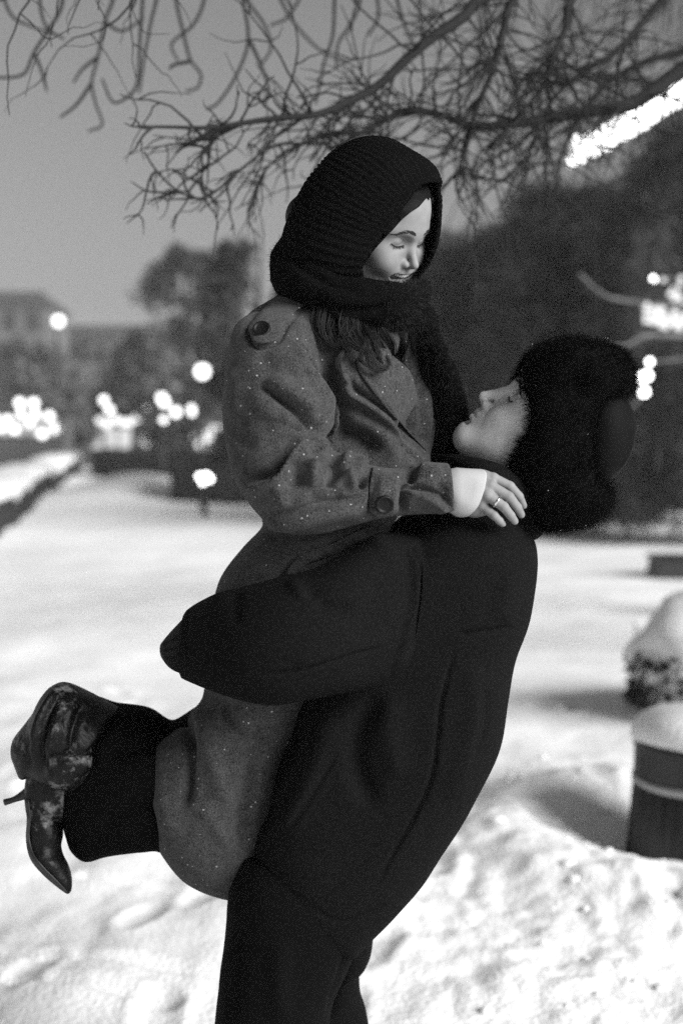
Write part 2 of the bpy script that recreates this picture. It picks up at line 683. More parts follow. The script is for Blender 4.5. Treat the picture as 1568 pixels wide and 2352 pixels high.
ang = np.concatenate([np.linspace(-180, -22, 60, endpoint=False), np.linspace(-22, 22, 210, endpoint=False), np.linspace(22, 180, 60, endpoint=False)])
rad = np.concatenate([np.linspace(.3, 3.2, 26, endpoint=False), np.linspace(3.2, 9, 270, endpoint=False), np.geomspace(9, 45, 150, endpoint=False), np.geomspace(45, 170, 22)])
A, R_ = np.meshgrid(np.radians(ang), rad)
gx, gy = (R_ * np.sin(A)).ravel(), (R_ * np.cos(A)).ravel()
gv = np.stack([gx, gy, ground_h(gx, gy)], 1)
m_, k_ = len(ang), len(rad)
gi = np.arange(m_ * k_).reshape(k_, m_)
gf = np.stack([gi[:-1], np.roll(gi[:-1], -1, 1), np.roll(gi[1:], -1, 1), gi[1:]], -1).reshape(-1, 4)
gv = np.vstack([gv, [[0, 0, 0]]])
gl = gf[:, ::-1].tolist() + [(int(gi[0, (j + 1) % m_]), int(gi[0, j]), len(gv) - 1) for j in range(m_)]
ground = obj('snow_ground', (gv, gl), M_SNOW)
tag(ground, kind='structure')
GB = BVHTree.FromPolygons(gv.tolist(), gl)


def gh(x, y):
    h = GB.ray_cast(Vector((x, y, 5)), Vector((0, 0, -1)))
    return h[0].z if h[0] is not None else 0.0


# ================================================================== surroundings
def hang(u, v, y):
    return P(u, v, y)


# ---------------------------------------------------------------- snow lumps lying on the churned snow (nobody could count them)
r = np.random.default_rng(3)
mb = MB()
for i in range(160):
    x, y = r.uniform(.25, 1.9), r.uniform(3.5, 6.6)
    if x < .02 * y + .25 or np.hypot(x - 1.36, y - 5.15) < .45:
        continue
    s = r.uniform(.006, .02) * (1 if r.random() < .85 else 1.7)
    q = MB().ball((0, 0, 0), (s, s * r.uniform(.7, 1.1), s * r.uniform(.5, .8)), 8, 6)
    v_, f_ = q.arrays()
    v_ = v_ * (1 + .28 * vnoise(v_ / s * 1.3 + i * 7.1, i))[:, None]
    mb.add(v_ + np.array([x, y, gh(x, y) - s * .15]), f_)
tag(obj('snow_lumps', mb, M_SNOW), 'loose lumps of snow kicked up beside the path', 'snow', kind='stuff')


# ---------------------------------------------------------------- bare tree overhead
def limb(rows, r0, r1, n=8, jit=.0):
    """rows (u, v, depth)"""
    pts = PA(np.array(rows, float))
    k = max(12, len(rows) * 7)
    c = catmull(pts, k)
    if jit:
        c = c + np.stack([vnoise(c * 9 + 3.3 * i, 40 + i) for i in range(3)], 1) * jit
    rr = np.linspace(r0, r1, k)
    return c, rr, MB().tube(c, rr, n)


def twig(p, d, L, r0, rs, droop=.35, kink=.35, seg=9):
    pts = [np.array(p, float)]
    d = np.array(d, float) / np.linalg.norm(d)
    for i in range(seg):
        d = d + rs.normal(0, kink / 2, 3) + np.array([0, 0, -droop / seg])
        d /= np.linalg.norm(d)
        pts.append(pts[-1] + d * L / seg)
    return np.array(pts)


def grow(mb, c, rs, n, Lr, r0, droop, kink, side=1, depth=1):
    t = np.gradient(c, axis=0)
    for i in range(n):
        k = rs.integers(1, len(c) - 1)
        d = t[k] / np.linalg.norm(t[k]) * .6 + rs.normal(0, .55, 3) * np.array([1, .6, 1])
        L = rs.uniform(*Lr)
        q = twig(c[k], d, L, r0, rs, droop, kink)
        q2 = q
        mb.tube(q2, np.linspace(r0, r0 * .35, len(q2)), 5)
        if depth:
            grow(mb, q2, rs, int(rs.integers(1, 4)), (Lr[0] * .4, Lr[1] * .5), r0 * .6, droop, kink, side, depth - 1)


tr = thing('bare_tree', 'leafless tree whose bare branches reach over the couple from the right', 'tree', (2.5, 4.6, gh(2.5, 4.6)))
obj('trunk', MB().tube([(2.5, 4.6, -.1), (2.48, 4.55, 1.2), (2.4, 4.5, 2.4), (2.2, 4.4, 3.6), (2.1, 4.3, 4.6)], [.16, .13, .12, .09, .05], 16, 24), M_BARK, tr)
rs = np.random.default_rng(21)
LIMBS = [
    ([(1900, -420, 4.3), (1500, -260, 4.1), (1130, -20, 3.95), (1060, 42, 3.9), (960, 112, 3.85), (872, 190, 3.8), (800, 235, 3.75), (735, 258, 3.7), (640, 274, 3.65), (530, 291, 3.6), (430, 340, 3.55)], .020, .0040, 26),
    ([(735, 258, 3.7), (610, 276, 3.6), (480, 293, 3.5), (400, 296, 3.45), (315, 288, 3.4)], .007, .003, 7),
    ([(2100, -60, 4.4), (1640, 120, 4.3), (1480, 222, 4.25), (1400, 248, 4.22), (1300, 265, 4.2), (1200, 284, 4.15), (1100, 291, 4.1), (1010, 262, 4.05), (930, 256, 4.0), (840, 300, 3.95), (760, 345, 3.9)], .024, .005, 56),
    ([(1400, -300, 4.1), (1190, -20, 4.05), (1160, 70, 4.0), (1130, 160, 4.0), (1095, 250, 3.95), (1070, 335, 3.95), (1050, 410, 3.9)], .014, .004, 34),
    ([(1500, -280, 4.3), (1322, -20, 4.2), (1302, 60, 4.2), (1270, 132, 4.15), (1240, 205, 4.15), (1180, 276, 4.1), (1120, 350, 4.1)], .015, .004, 34),
    ([(1700, -200, 4.6), (1500, 20, 4.6), (1420, 110, 4.5), (1330, 170, 4.5), (1250, 260, 4.5), (1200, 400, 4.5)], .016, .004, 34),
    ([(1750, 100, 5.2), (1560, 120, 5.1), (1400, 190, 5.0), (1300, 330, 5.0), (1270, 480, 5.0)], .018, .004, 34),
    ([(760, 330, 3.9), (640, 335, 3.8), (560, 380, 3.7), (505, 432, 3.65), (460, 456, 3.6), (400, 432, 3.55), (360, 395, 3.5), (332, 350, 3.5)], .0045, .0022, 4),
    ([(840, 300, 3.9), (700, 330, 3.9), (610, 395, 3.9), (580, 470, 3.9)], .005, .002, 8),
    ([(530, 291, 3.6), (470, 350, 3.6), (466, 400, 3.6), (440, 430, 3.6)], .004, .002, 3),
]
for rows, r0, r1, n in LIMBS:
    c, rr, m_b = limb(rows, r0 * 1.05, r1, 8, .006)
    b = obj('branch', m_b, M_BARK, tr)
    sub = MB()
    kk = c[proj(c)[:, 1] > -120] if len(c) else c
    n = max(n, 10)
    grow(sub, kk if len(kk) > 8 else c, rs, int(n * 1.3), (.10, .42) if np.mean([q[0] for q in rows]) > 900 else (.05, .20), .0040, .25, .36)
    tag(obj('twigs', sub, M_TWIG, b), kind='stuff')
# limb above the picture that carries the hanging twigs
c, rr, m_b = limb([(2000, -500, 4.3), (1400, -240, 3.9), (900, -130, 3.6), (500, -90, 3.4), (100, -80, 3.3), (-200, -60, 3.2)], .026, .007, 10, .01)
b = obj('branch', m_b, M_BARK, tr)
HANG = [
    [(265, -90), (262, -10), (240, 50), (226, 130), (212, 190), (222, 240), (235, 285), (202, 300)], [(212, 190), (176, 240), (140, 270)],
    [(95, -90), (90, -10), (106, 60), (150, 90)], [(150, -90), (142, 10), (112, 70), (80, 120), (55, 170), (0, 178), (-40, 170)],
    [(332, -90), (330, -10), (324, 80), (318, 160), (305, 210), (262, 236), (236, 182)], [(366, -90), (362, -10), (346, 60), (332, 130), (318, 214)],
    [(400, -90), (402, -10), (425, 90), (440, 140), (462, 172), (454, 202), (428, 210)], [(555, -90), (558, -10), (570, 90), (546, 170), (502, 234), (474, 250)],
    [(570, 90), (598, 150), (616, 200), (605, 242)], [(548, -90), (562, -10), (608, 60), (622, 112), (600, 150)], [(775, -90), (770, -10), (764, 80), (742, 150), (725, 240)],
    [(630, -90), (642, -10), (680, 60), (740, 120), (800, 140)], [(905, -90), (910, -10), (930, 60), (955, 112)], [(862, -90), (866, -10), (868, 40), (846, 82)],
    [(20, -90), (10, -10), (30, 40), (70, 60), (130, 80)], [(480, -90), (470, 0), (440, 60), (396, 100), (410, 140)], [(700, -90), (694, -20), (660, 40), (620, 60)],
    [(240, 50), (280, 70), (330, 40)], [(226, 130), (190, 160), (170, 190)], [(440, 140), (400, 150), (392, 160)], [(80, 120), (96, 160), (108, 210)], [(820, -90), (826, 0), (800, 60), (775, 100), (770, 160)],
]
for i, L in enumerate(HANG):
    y0 = 4.4 + .5 * rs.random()
    rows = [(u, v, y0 + .05 * rs.normal() * 0 + .02 * k) for k, (u, v) in enumerate(L)]
    _, _, m_b = limb(rows, .0066, .0040, 7, .003)
    q = obj('hanging_twig', m_b, M_TWIG, tr)
sub = MB()
grow(sub, c[25:], rs, 16, (.2, .5), .0032, .9, .5)
tag(obj('twigs', sub, M_TWIG, b), kind='stuff')


# ---------------------------------------------------------------- trees and hedges further back
def leaf_cards(center_fn, n, size, rs):
    """n small bent leaf clumps"""
    c = np.array([center_fn() for _ in range(n)])
    a = rs.normal(0, 1, (n, 3)); a /= np.linalg.norm(a, axis=1)[:, None]
    b = np.cross(a, rs.normal(0, 1, (n, 3))); b /= np.linalg.norm(b, axis=1)[:, None]
    s = size * rs.uniform(.5, 1.4, (n, 1))
    w = np.cross(a, b)
    V = np.stack([c - a * s, c + b * s * .6 + w * s * .2, c + a * s, c - b * s * .6 + w * s * .2], 1).reshape(-1, 3)
    F = np.arange(4 * n).reshape(n, 4).tolist()
    return V, F


def tree(label, u, D, top_v, width_px, base_v=None, leaf=M_LEAF, n=5200, low=.12, seed=0, size=.10, cat='tree', group='trees round the snowy square', cone=False, bare=False):
    rs = np.random.default_rng(seed)
    x = (u - 784) / FPX * D
    z0 = gh(x, D)
    H = 1.55 + (990 - top_v) / FPX * D - z0
    Rr = width_px / FPX * D
    t = thing('background_tree', label, cat, (x, D, z0), group)
    obj('trunk', MB().tube([(x, D, z0 - .1), (x + .05, D, z0 + H * .3), (x - .04, D, z0 + H * .6), (x, D, z0 + H * .95)], [.04 * H ** .7, .03 * H ** .7, .02 * H ** .7, .01], 10, 16), M_BARK, t)
    lm = MB()
    blobs = []
    for k in range(26):
        f = rs.uniform(low, .96)
        w = Rr * ((1 - f) ** .7 * 1.2 + .08 if cone else math.sqrt(max(.05, 1 - ((f - .5) / .52) ** 2)))
        a = rs.uniform(0, 2 * math.pi)
        e = np.array([x + w * .75 * math.cos(a), D + w * .75 * math.sin(a), z0 + H * f])
        lm.tube([(x, D, z0 + H * max(.05, f - .15)), (x + .45 * (e[0] - x), D + .45 * (e[1] - D), z0 + H * (f - .05)), e], [.03, .02, .006], 6, 8)
        blobs.append((e, w * rs.uniform(.28, .5) + .12))
    obj('limbs', lm, M_BARK, t)

    def pt():
        e, s = blobs[rs.integers(len(blobs))]
        q = rs.normal(0, 1, 3)
        q /= np.linalg.norm(q)
        return e + q * s * rs.uniform(.35, 1.0) * np.array([1, 1, .8])
    if bare:                                  # crown of countless fine twigs, fanning out and drooping
        m = int(n * 3.0)
        f = rs.uniform(low, 1, m) ** .8
        w = Rr * (np.sqrt(np.clip(1 - ((f - .45) / .58) ** 2, .03, 1)) + .10)
        a = rs.uniform(0, 2 * math.pi, m); q = np.sqrt(rs.uniform(0, 1, m)) * w * (1 + .25 * vnoise(np.stack([a * 3, f * 9, f * 0], 1), seed))
        c = np.stack([x + q * np.cos(a), D + q * np.sin(a), z0 + H * f], 1)
        ok = (1.5 * fbm(c * np.array([.8, .8, .55]), 3, seed + 50) + rs.normal(0, .15, m) > .9 * f ** 2 - .55)          # clumps with gaps between them
        c, a, m = c[ok], a[ok], int(ok.sum())
        d = np.stack([np.cos(a) * .7, np.sin(a) * .7, rs.uniform(-.9, .8, m)], 1) + rs.normal(0, .45, (m, 3))
        d /= np.linalg.norm(d, axis=1)[:, None]
        L = rs.uniform(.15, .55, m)[:, None]
        sd = np.cross(d, rs.normal(0, 1, (m, 3))); sd /= np.linalg.norm(sd, axis=1)[:, None]
        wd = rs.uniform(.005, .014, m)[:, None]
        bend = np.array([0, 0, -.12]) * L
        V = np.stack([c - sd * wd, c + sd * wd, c + d * L * .6 + sd * wd * .7, c + d * L + bend, c + d * L * .6 - sd * wd * .7], 1).reshape(-1, 3)
        b5 = np.arange(m) * 5
        tag(obj('twigs', (V, np.stack([b5, b5 + 1, b5 + 2, b5 + 3, b5 + 4], 1).tolist()), M_DEADWOOD, t), kind='stuff')
        n = n // 3
    obj('crown', leaf_cards(pt, n, size, rs), leaf, t)
    return t


tree('broad leafy tree with a ragged crown behind the round post lamp', 430, 50, 560, 125, n=4200, seed=1, size=.15, leaf=M_LEAF)
tree('taller dark tree directly behind the back of the hooded woman', 600, 31, 480, 130, n=5200, seed=2, size=.11)
tree('dark dense tree just right of the woman, above the face of the man', 1090, 24, 540, 165, n=8500, low=.02, seed=3, size=.07, bare=True)
tree('dark dense tree rising behind the fur hat', 1290, 22, 450, 190, n=9500, low=.02, seed=4, size=.07, bare=True)
tree('tall dark tree at the right edge under the string lights', 1610, 20, 300, 250, n=11000, low=.02, seed=5, size=.07, bare=True)
tree('dark tree filling the gap behind the right end of the far hedge', 1420, 27, 480, 220, n=9500, low=.02, seed=15, size=.08, bare=True)
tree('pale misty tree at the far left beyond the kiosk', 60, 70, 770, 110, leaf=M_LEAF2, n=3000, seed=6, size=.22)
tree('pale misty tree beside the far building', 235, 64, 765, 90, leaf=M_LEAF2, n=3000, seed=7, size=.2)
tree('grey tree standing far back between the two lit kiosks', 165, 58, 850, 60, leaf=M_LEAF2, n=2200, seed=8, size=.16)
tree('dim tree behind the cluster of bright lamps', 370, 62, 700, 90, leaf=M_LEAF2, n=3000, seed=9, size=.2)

# weeping tree with long thin twigs
wt = thing('weeping_tree', 'tree with long drooping bare twigs behind the couple, at the right', 'tree', (3.4, 9.2, gh(3.4, 9.2)))
obj('trunk', MB().tube([(3.4, 9.2, -.1), (3.35, 9.2, 1.5), (3.2, 9.1, 3.2), (2.9, 9.0, 5.0)], [.16, .13, .10, .05], 12, 16), M_BARK, wt)
rs = np.random.default_rng(77)
for k in range(9):
    e = np.array([rs.uniform(.2, 3.0), rs.uniform(8.2, 10.5), rs.uniform(3.3, 5.0)])
    s = np.array([3.2, 9.1, rs.uniform(2.4, 4.4)])
    c = catmull(np.array([s, (s + e) / 2 + [0, 0, .5], e]), 16)
    b = obj('branch', MB().tube(c, np.linspace(.05, .012, 16), 7), M_BARK, wt)
    sub = MB()
    for i in range(60):
        q = c[rs.integers(3, 16)]
        pts = twig(q, rs.normal(0, .6, 3) + [0, 0, -.2], rs.uniform(.5, 1.7), .004, rs, 2.2, .25, 8)
        sub.tube(pts, np.linspace(.006, .0025, len(pts)), 4)
    tag(obj('twigs', sub, M_TWIG, b), kind='stuff')


def hedge(name, label, a, b, h, w, snow, seed, cat='hedge'):
    """clipped hedge from a to b, with settled snow on top"""
    a, b = np.array(a, float), np.array(b, float)
    rs = np.random.default_rng(seed)
    t = thing(name, label, cat, (a[0], a[1], gh(*a)))
    d = (b - a) / np.linalg.norm(b - a)
    nrm = np.array([-d[1], d[0]])
    N = int(np.linalg.norm(b - a) / .22) + 2
    prof = np.array([(-.5, -.1), (-.52, .3), (-.5, .75), (-.36, .97), (0, 1), (.36, .97), (.5, .75), (.52, .3), (.5, -.1)])
    R = []
    for i in range(N):
        p = a + (b - a) * i / (N - 1)
        z0 = gh(*p)
        R.append([np.append(p + nrm * q[0] * w, z0 + q[1] * h) for q in prof])
    R = np.array(R)
    R += np.stack([vnoise(R.reshape(-1, 3) * 3.5 + 9 * k, seed + k) for k in range(3)], 1).reshape(R.shape) * .06
    obj('foliage', MB().rings(R), M_HEDGE, t)
    L = np.linalg.norm(b - a)

    def pt():
        s = rs.random(); q = prof[rs.integers(1, 8)]
        p = a + (b - a) * s + nrm * q[0] * w * 1.03
        return np.append(p, gh(*p) + h * max(.03, q[1] + rs.uniform(-.2, .1))) + rs.normal(0, .03, 3)
    if snow:
        sp = np.array([(-.54, .80), (-.60, .95), (-.48, 1.0 + snow * .6), (-.2, 1.0 + snow), (.2, 1.0 + snow), (.48, 1.0 + snow * .6), (.60, .95), (.54, .80)])
        R = []
        for i in range(N):
            p = a + (b - a) * i / (N - 1)
            R.append([np.append(p + nrm * q[0] * w, gh(*p) + q[1] * h) for q in sp])
        R = np.array(R)
        R += np.stack([vnoise(R.reshape(-1, 3) * 2.6 + 5 * k, seed + 8 + k) for k in range(3)], 1).reshape(R.shape) * .09
        obj('snow_cap', MB().rings(R), M_SNOWCAP, t)
    lv, lf = leaf_cards(pt, int(min(2200, L * 90)), .06, rs)
    obj('leaves', (lv, lf), M_HEDGE, t)
    return t


hedge('snowy_hedge', 'low dark hedge capped with thick snow running away at the left edge', (-5.29, 19.5), (-11.4, 60), .60, .9, .20, 1)
hedge('far_hedge', 'dark clipped hedge behind the heap of cleared snow', (-8.2, 50), (-3.4, 42), .95, 1.2, 0, 2)
hedge('far_hedge', 'dark clipped hedge behind the low glowing lantern, at the waist of the woman', (-3.6, 31), (2.2, 30), 1.0, 1.0, 0, 3)
hedge('far_hedge', 'dark clipped hedge along the far edge of the snow at the right', (2.3, 29.5), (9.5, 27), .85, 1.0, 0, 4)

# ---------------------------------------------------------------- buildings
M_LITWIN = emit('lit_window', 5.0)
M_DIMWIN = mat('dark_window', .03, .2)


def building(label, u0, u1, top_v, D, win, lit=0, seed=0):
    rs = np.random.default_rng(seed)
    x0, x1 = (u0 - 784) / FPX * D, (u1 - 784) / FPX * D
    H = 1.55 + (990 - top_v) / FPX * D
    t = thing('far_building', label, 'building', ((x0 + x1) / 2, D + 4, 0))
    obj('wall', MB().box(((x0 + x1) / 2, D + 4, H / 2 - .1), (x1 - x0, 8, H)), M_WALL, t, False)
    ro = obj('roof', MB().add([(x0 - .3, D - .3, H - .1), (x1 + .3, D - .3, H - .1), (x1 + .3, D + 8.3, H - .1), (x0 - .3, D + 8.3, H - .1), (x0 + 1, D + 4, H + 1.2), (x1 - 1, D + 4, H + 1.2)],
                            [(0, 1, 5, 4), (2, 3, 4, 5), (1, 2, 5), (3, 0, 4), (3, 2, 1, 0)]), M_ROOF, t, False)
    nx, nz = win
    for i in range(nx):
        for j in range(nz):
            c = (x0 + (x1 - x0) * (i + .5) / nx, D - .02, H * (j + .55) / nz)
            w = obj('window', MB().box(c, ((x1 - x0) / nx * .5, .1, H / nz * .5)), M_ROOF, t, False)
            obj('pane', MB().box((c[0], D - .08, c[2]), ((x1 - x0) / nx * .42, .02, H / nz * .42)), M_LITWIN if rs.random() < lit else M_DIMWIN, w, False)
    return t


building('grey block with a pitched roof at the far left, below the high lamp', -160, 108, 700, 95, (5, 4), 0, 1)
building('long low grey building behind the trees at the left', 110, 330, 775, 110, (6, 3), 0, 2)


def kiosk(label, u0, u1, v0, v1, D, panes, strength, seed):
    m = emit('kiosk_light', strength)
    x0, x1 = (u0 - 784) / FPX * D, (u1 - 784) / FPX * D
    zt, zb = 1.55 + (990 - v0) / FPX * D, 1.55 + (990 - v1) / FPX * D
    t = thing('lit_kiosk', label, 'kiosk', ((x0 + x1) / 2, D + 1, 0))
    g0 = gh((x0 + x1) / 2, D)
    obj('wall', MB().box(((x0 + x1) / 2, D + 1, (g0 + zt) / 2), (x1 - x0 + .4, 2, zt - g0 + .25)), M_WALL, t, False)
    obj('roof', MB().box(((x0 + x1) / 2, D + .9, zt + .22), (x1 - x0 + .9, 2.6, .16)), M_ROOF, t, False)
    for i in range(panes):
        c = x0 + (x1 - x0) * (i + .5) / panes
        w = obj('window', MB().box((c, D - .02, (zt + zb) / 2), ((x1 - x0) / panes * .94, .08, zt - zb + .1)), M_ROOF, t, False)
        obj('pane', MB().box((c, D - .07, (zt + zb) / 2), ((x1 - x0) / panes * .82, .03, zt - zb)), m, w, False)
    return t


kiosk('brightly lit low pavilion with a row of windows at the left edge', -70, 135, 957, 1000, 55, 6, .45, 1)
kiosk('small lit kiosk with glowing windows, left of centre at the end of the path', 205, 305, 985, 1036, 62, 3, .55, 2)

# ---------------------------------------------------------------- lamps
M_LAMP = emit('lamp_light', 2.2)
M_LAMP_SMALL = emit('small_lamp_light', 5)
M_LAMP_DIM = emit('faint_lamp_light', 1.2)


def lamp(label, globes, D, r, m=M_LAMP, group='street lamps round the square'):
    """post with one or more glowing globes; globes in picture coordinates"""
    u0 = sum(g[0] for g in globes) / len(globes)
    x = (u0 - 784) / FPX * D
    z0 = gh(x, D)
    t = thing('street_lamp', label, 'street lamp', (x, D, z0), group)
    r = r * .85
    tops = [P(g[0], g[1], D) for g in globes]
    zt = min(p[2] for p in tops)
    obj('post', MB().tube([(x, D, z0 - .1), (x, D, z0 + .4), (x, D, max(z0 + .45, zt - r - .12))], [.07, .045, .035], 10), M_METAL, t)
    for p in tops:
        a = obj('arm', MB().tube([(x, D, max(z0 + .40, zt - r - .2)), ((x + p[0]) / 2, D, max(z0 + .42, zt - r - .10)), (p[0], D, p[2] - r)], .022, 6, 8), M_METAL, t)
        obj('globe', MB().ball(p, (r, r, r * 1.05), 14, 10), m, t)
        obj('cap', MB().ball((p[0], D, p[2] + r * 1.0), (r * .55, r * .55, r * .22), 10, 6), M_METAL, t)
    return t


lamp('highest bright street lamp, above the roofs at the far left', [(135, 737)], 46, .20)
lamp('faint lamp just below the highest street lamp', [(87, 793)], 80, .12, M_LAMP_DIM)
lamp('round post lamp standing alone left of the back of the woman', [(465, 853)], 28, .16)
lamp('double street lamp above the bright pavilion at the left', [(46, 925), (78, 926)], 50, .18)
lamp('double lamp with one globe lower, in front of the grey trees', [(239, 919), (252, 941)], 60, .19)
lamp('single white lamp left of the lamp cluster', [(336, 932)], 50, .12)
lamp('largest lamp of the cluster near the path end', [(372, 914), (378, 924)], 42, .16)
lamp('lower lamp at the middle of the lamp cluster', [(404, 946)], 42, .16)
lamp('lowest small lamp of the lamp cluster', [(376, 964)], 42, .11)
lamp('rightmost lamp of the cluster, nearest the elbow of the woman', [(440, 938), (441, 947)], 46, .12)
lamp('bright low lamp beside the snowy hedge at the left edge', [(14, 1088)], 31, .10, M_LAMP_SMALL)
lamp('low lantern with four glowing bulbs by the far hedge', [(466, 1107), (459, 1094), (474, 1092), (482, 1100)], 26, .055, M_LAMP_SMALL)
lamp('faint round lamp left of the small kiosk', [(168, 994)], 60, .10, M_LAMP_DIM)
lamp('pair of faint lamps right of the small kiosk', [(366, 994), (390, 998)], 55, .13, M_LAMP_DIM)
lamp('faint lamp half hidden beside the sleeve of the woman', [(448, 1005)], 52, .10, M_LAMP_DIM)
lamp('faint lamp touching the elbow of the woman', [(505, 1012)], 50, .10, M_LAMP_DIM)
lamp('blurred white lamp low beside the lower fur of the hat', [(1424, 1142)], 24, .05, M_LAMP_DIM)

# ---------------------------------------------------------------- string lights
M_BULB = emit('garland_bulb', 2.5)
g = thing('string_lights', 'thick glowing rope of small light bulbs at the upper right', 'string lights', P(1450, 285, 9.0))
c = catmull(np.array([P(1316, 358, 9.0), P(1400, 312, 9.0), P(1500, 256, 8.9), P(1600, 190, 8.8), P(1720, 120, 8.7)]), 40)
obj('cable', MB().tube(catmull(np.array([P(1205, 558, 9.3), P(1330, 470, 9.2), P(1450, 395, 9.1), P(1600, 300, 9.0), P(1760, 210, 8.9)]), 20), .012, 8), M_TWIG, g)
obj('rope', MB().tube(c, .022, 8), M_METAL, g)
bulb = None
rs = np.random.default_rng(9)
for i in range(150):
    k = i / 149 * 39
    a = int(min(38, k)); f = k - a
    p = c[a] * (1 - f) + c[a + 1] * f
    an = i * 2.1
    p = p + np.array([.4 * math.cos(an) * .05, math.sin(an) * .05, math.cos(an) * .05]) + rs.normal(0, .006, 3)
    if bulb is None:
        bulb = new_mesh('bulb', *MB().ball((0, 0, 0), (.028, .028, .032), 8, 6).arrays())
        bulb.materials.append(M_BULB)
    o = obj('bulb', bulb, None, g)
    o.location = Vector(p) - Vector((0, 0, 0))
obj('bulb', new_mesh('end_bulb', *MB().ball(P(1326, 322, 9.0), .028, 10, 8).arrays()), M_BULB, g)

lt = thing('lit_tree', 'bare tree wrapped in small lights at the right edge behind the fur hat', 'tree', (2.95, 11, gh(2.95, 11)))
obj('trunk', MB().tube([(3.05, 11, -.1), (3.02, 11, 1.2), (2.98, 11, 2.2), (3.0, 11, 3.6)], [.12, .10, .08, .04], 12, 16), M_BARK_LIT, lt)
LB = [([(1680, 700), (1600, 705), (1500, 700), (1420, 690), (1370, 662), (1330, 630)], .022, 0), ([(1680, 720), (1590, 728), (1530, 722), (1480, 704)], .024, 36),
      ([(1680, 760), (1600, 752), (1540, 742), (1490, 730)], .024, 34), ([(1680, 790), (1560, 770), (1480, 772), (1420, 794), (1300, 806)], .022, 0), ([(1680, 670), (1600, 690), (1560, 680), (1545, 660)], .02, 16),
      ([(1690, 800), (1560, 826), (1492, 832), (1470, 866), (1476, 904), (1440, 950)], .012, 0), ([(1690, 640), (1580, 640), (1520, 636)], .015, 3)]
bl = new_mesh('bulb', *MB().ball((0, 0, 0), (.022), 8, 6).arrays()); bl.materials.append(emit('branch_bulb', .75))
for rows, r0, nb in LB:
    cc_, _, m_b = limb([(u, v, 11.0) for u, v in rows], r0, r0 * .5, 8, .02)
    b = obj('branch', m_b, M_BARK_LIT, lt)
    for i in range(nb):
        o = obj('bulb', bl, None, b)
        p = cc_[int(len(cc_) * (.35 + .65 * i / max(1, nb - 1))) - 1] + rs.normal(0, .02, 3)
        o.location = Vector(p)

lan = new_mesh('lantern', *MB().ball((0, 0, 0), .038, 10, 8).arrays()); lan.materials.append(emit('lantern_light', 4))
for u_, v_, k_ in ((1478, 900, 1), (1474, 866, 1), (1485, 863, 1), (1491, 831, .7), (1500, 640, .6)):
    o = obj('lantern', lan, None, lt); o.location = Vector(P(u_, v_, 11)); o.scale = (k_, k_, k_)


def bulbs(label, pts, D, r, m, seed):
    t = thing('string_lights', label, 'string lights', P(pts[0][0], pts[0][1], D))
    w3 = [P(u, v, D) for u, v in pts]
    obj('cable', MB().tube(np.array(w3) + np.array([0, .05, .12]), .012, 5), M_METAL, t)
    me = new_mesh('bulb', *MB().ball((0, 0, 0), r, 8, 6).arrays()); me.materials.append(m)
    for p in w3:
        o = obj('bulb', me, None, t); o.location = Vector(p)


rs = np.random.default_rng(31)
bulbs('string of bright bulbs hung in front of the pavilion at the left edge', [(x, 972 + 12 * math.sin(x * .21) + rs.uniform(-14, 14)) for x in range(-30, 146, 16)], 53, .15, M_LAMP, 1)
bulbs('string of soft bulbs over the small lit kiosk', [(x, 975 + rs.uniform(-16, 22)) for x in range(196, 318, 17)], 60, .17, M_LAMP_DIM, 2)
bulbs('string of faint bulbs between the kiosk and the elbow of the woman', [(x, 998 + rs.uniform(-16, 22)) for x in range(335, 516, 20)], 50, .19, M_LAMP_DIM, 3)

# ---------------------------------------------------------------- litter bin, snow-laden shrub, dark box at the right
bx, by = 1.36, 5.15
bn = thing('litter_bin', 'round black ribbed litter bin with a snow cap at the right edge', 'litter bin', (bx, by, gh(bx, by)))
z0 = gh(bx, by) - .02
th = np.linspace(0, 2 * math.pi, 160, endpoint=False)
def ringz(r, z, rib=0.0):
    rr = r + rib * np.sign(np.cos(th * 40))
    return np.stack([bx + rr * np.cos(th), by + rr * np.sin(th), np.full(len(th), z)], 1)
obj('body', MB().rings([ringz(.30, z0, .004), ringz(.315, z0 + .02, .004), ringz(.285, z0 + .36, .004), ringz(.27, z0 + .37)]), M_METAL, bn)
obj('band', MB().rings([ringz(.286, z0 + .366), ringz(.294, z0 + .370), ringz(.293, z0 + .392), ringz(.284, z0 + .396)]), M_BAND, bn)
obj('rim', MB().rings([ringz(.278, z0 + .39), ringz(.286, z0 + .40), ringz(.284, z0 + .50), ringz(.290, z0 + .505), ringz(.288, z0 + .53), ringz(.26, z0 + .535)]), M_METAL, bn)
R = []
for q, h_ in ((.275, .50), (.292, .535), (.287, .575), (.255, .61), (.19, .638), (.11, .652), (.02, .656)):
    R.append(ringz(q, z0 + h_))
R = np.array(R)
R += np.stack([vnoise(R.reshape(-1, 3) * 6 + 4 * k, 60 + k) for k in range(3)], 1).reshape(R.shape) * .02
obj('snow_cap', MB().rings(R), M_SNOWCAP, bn)

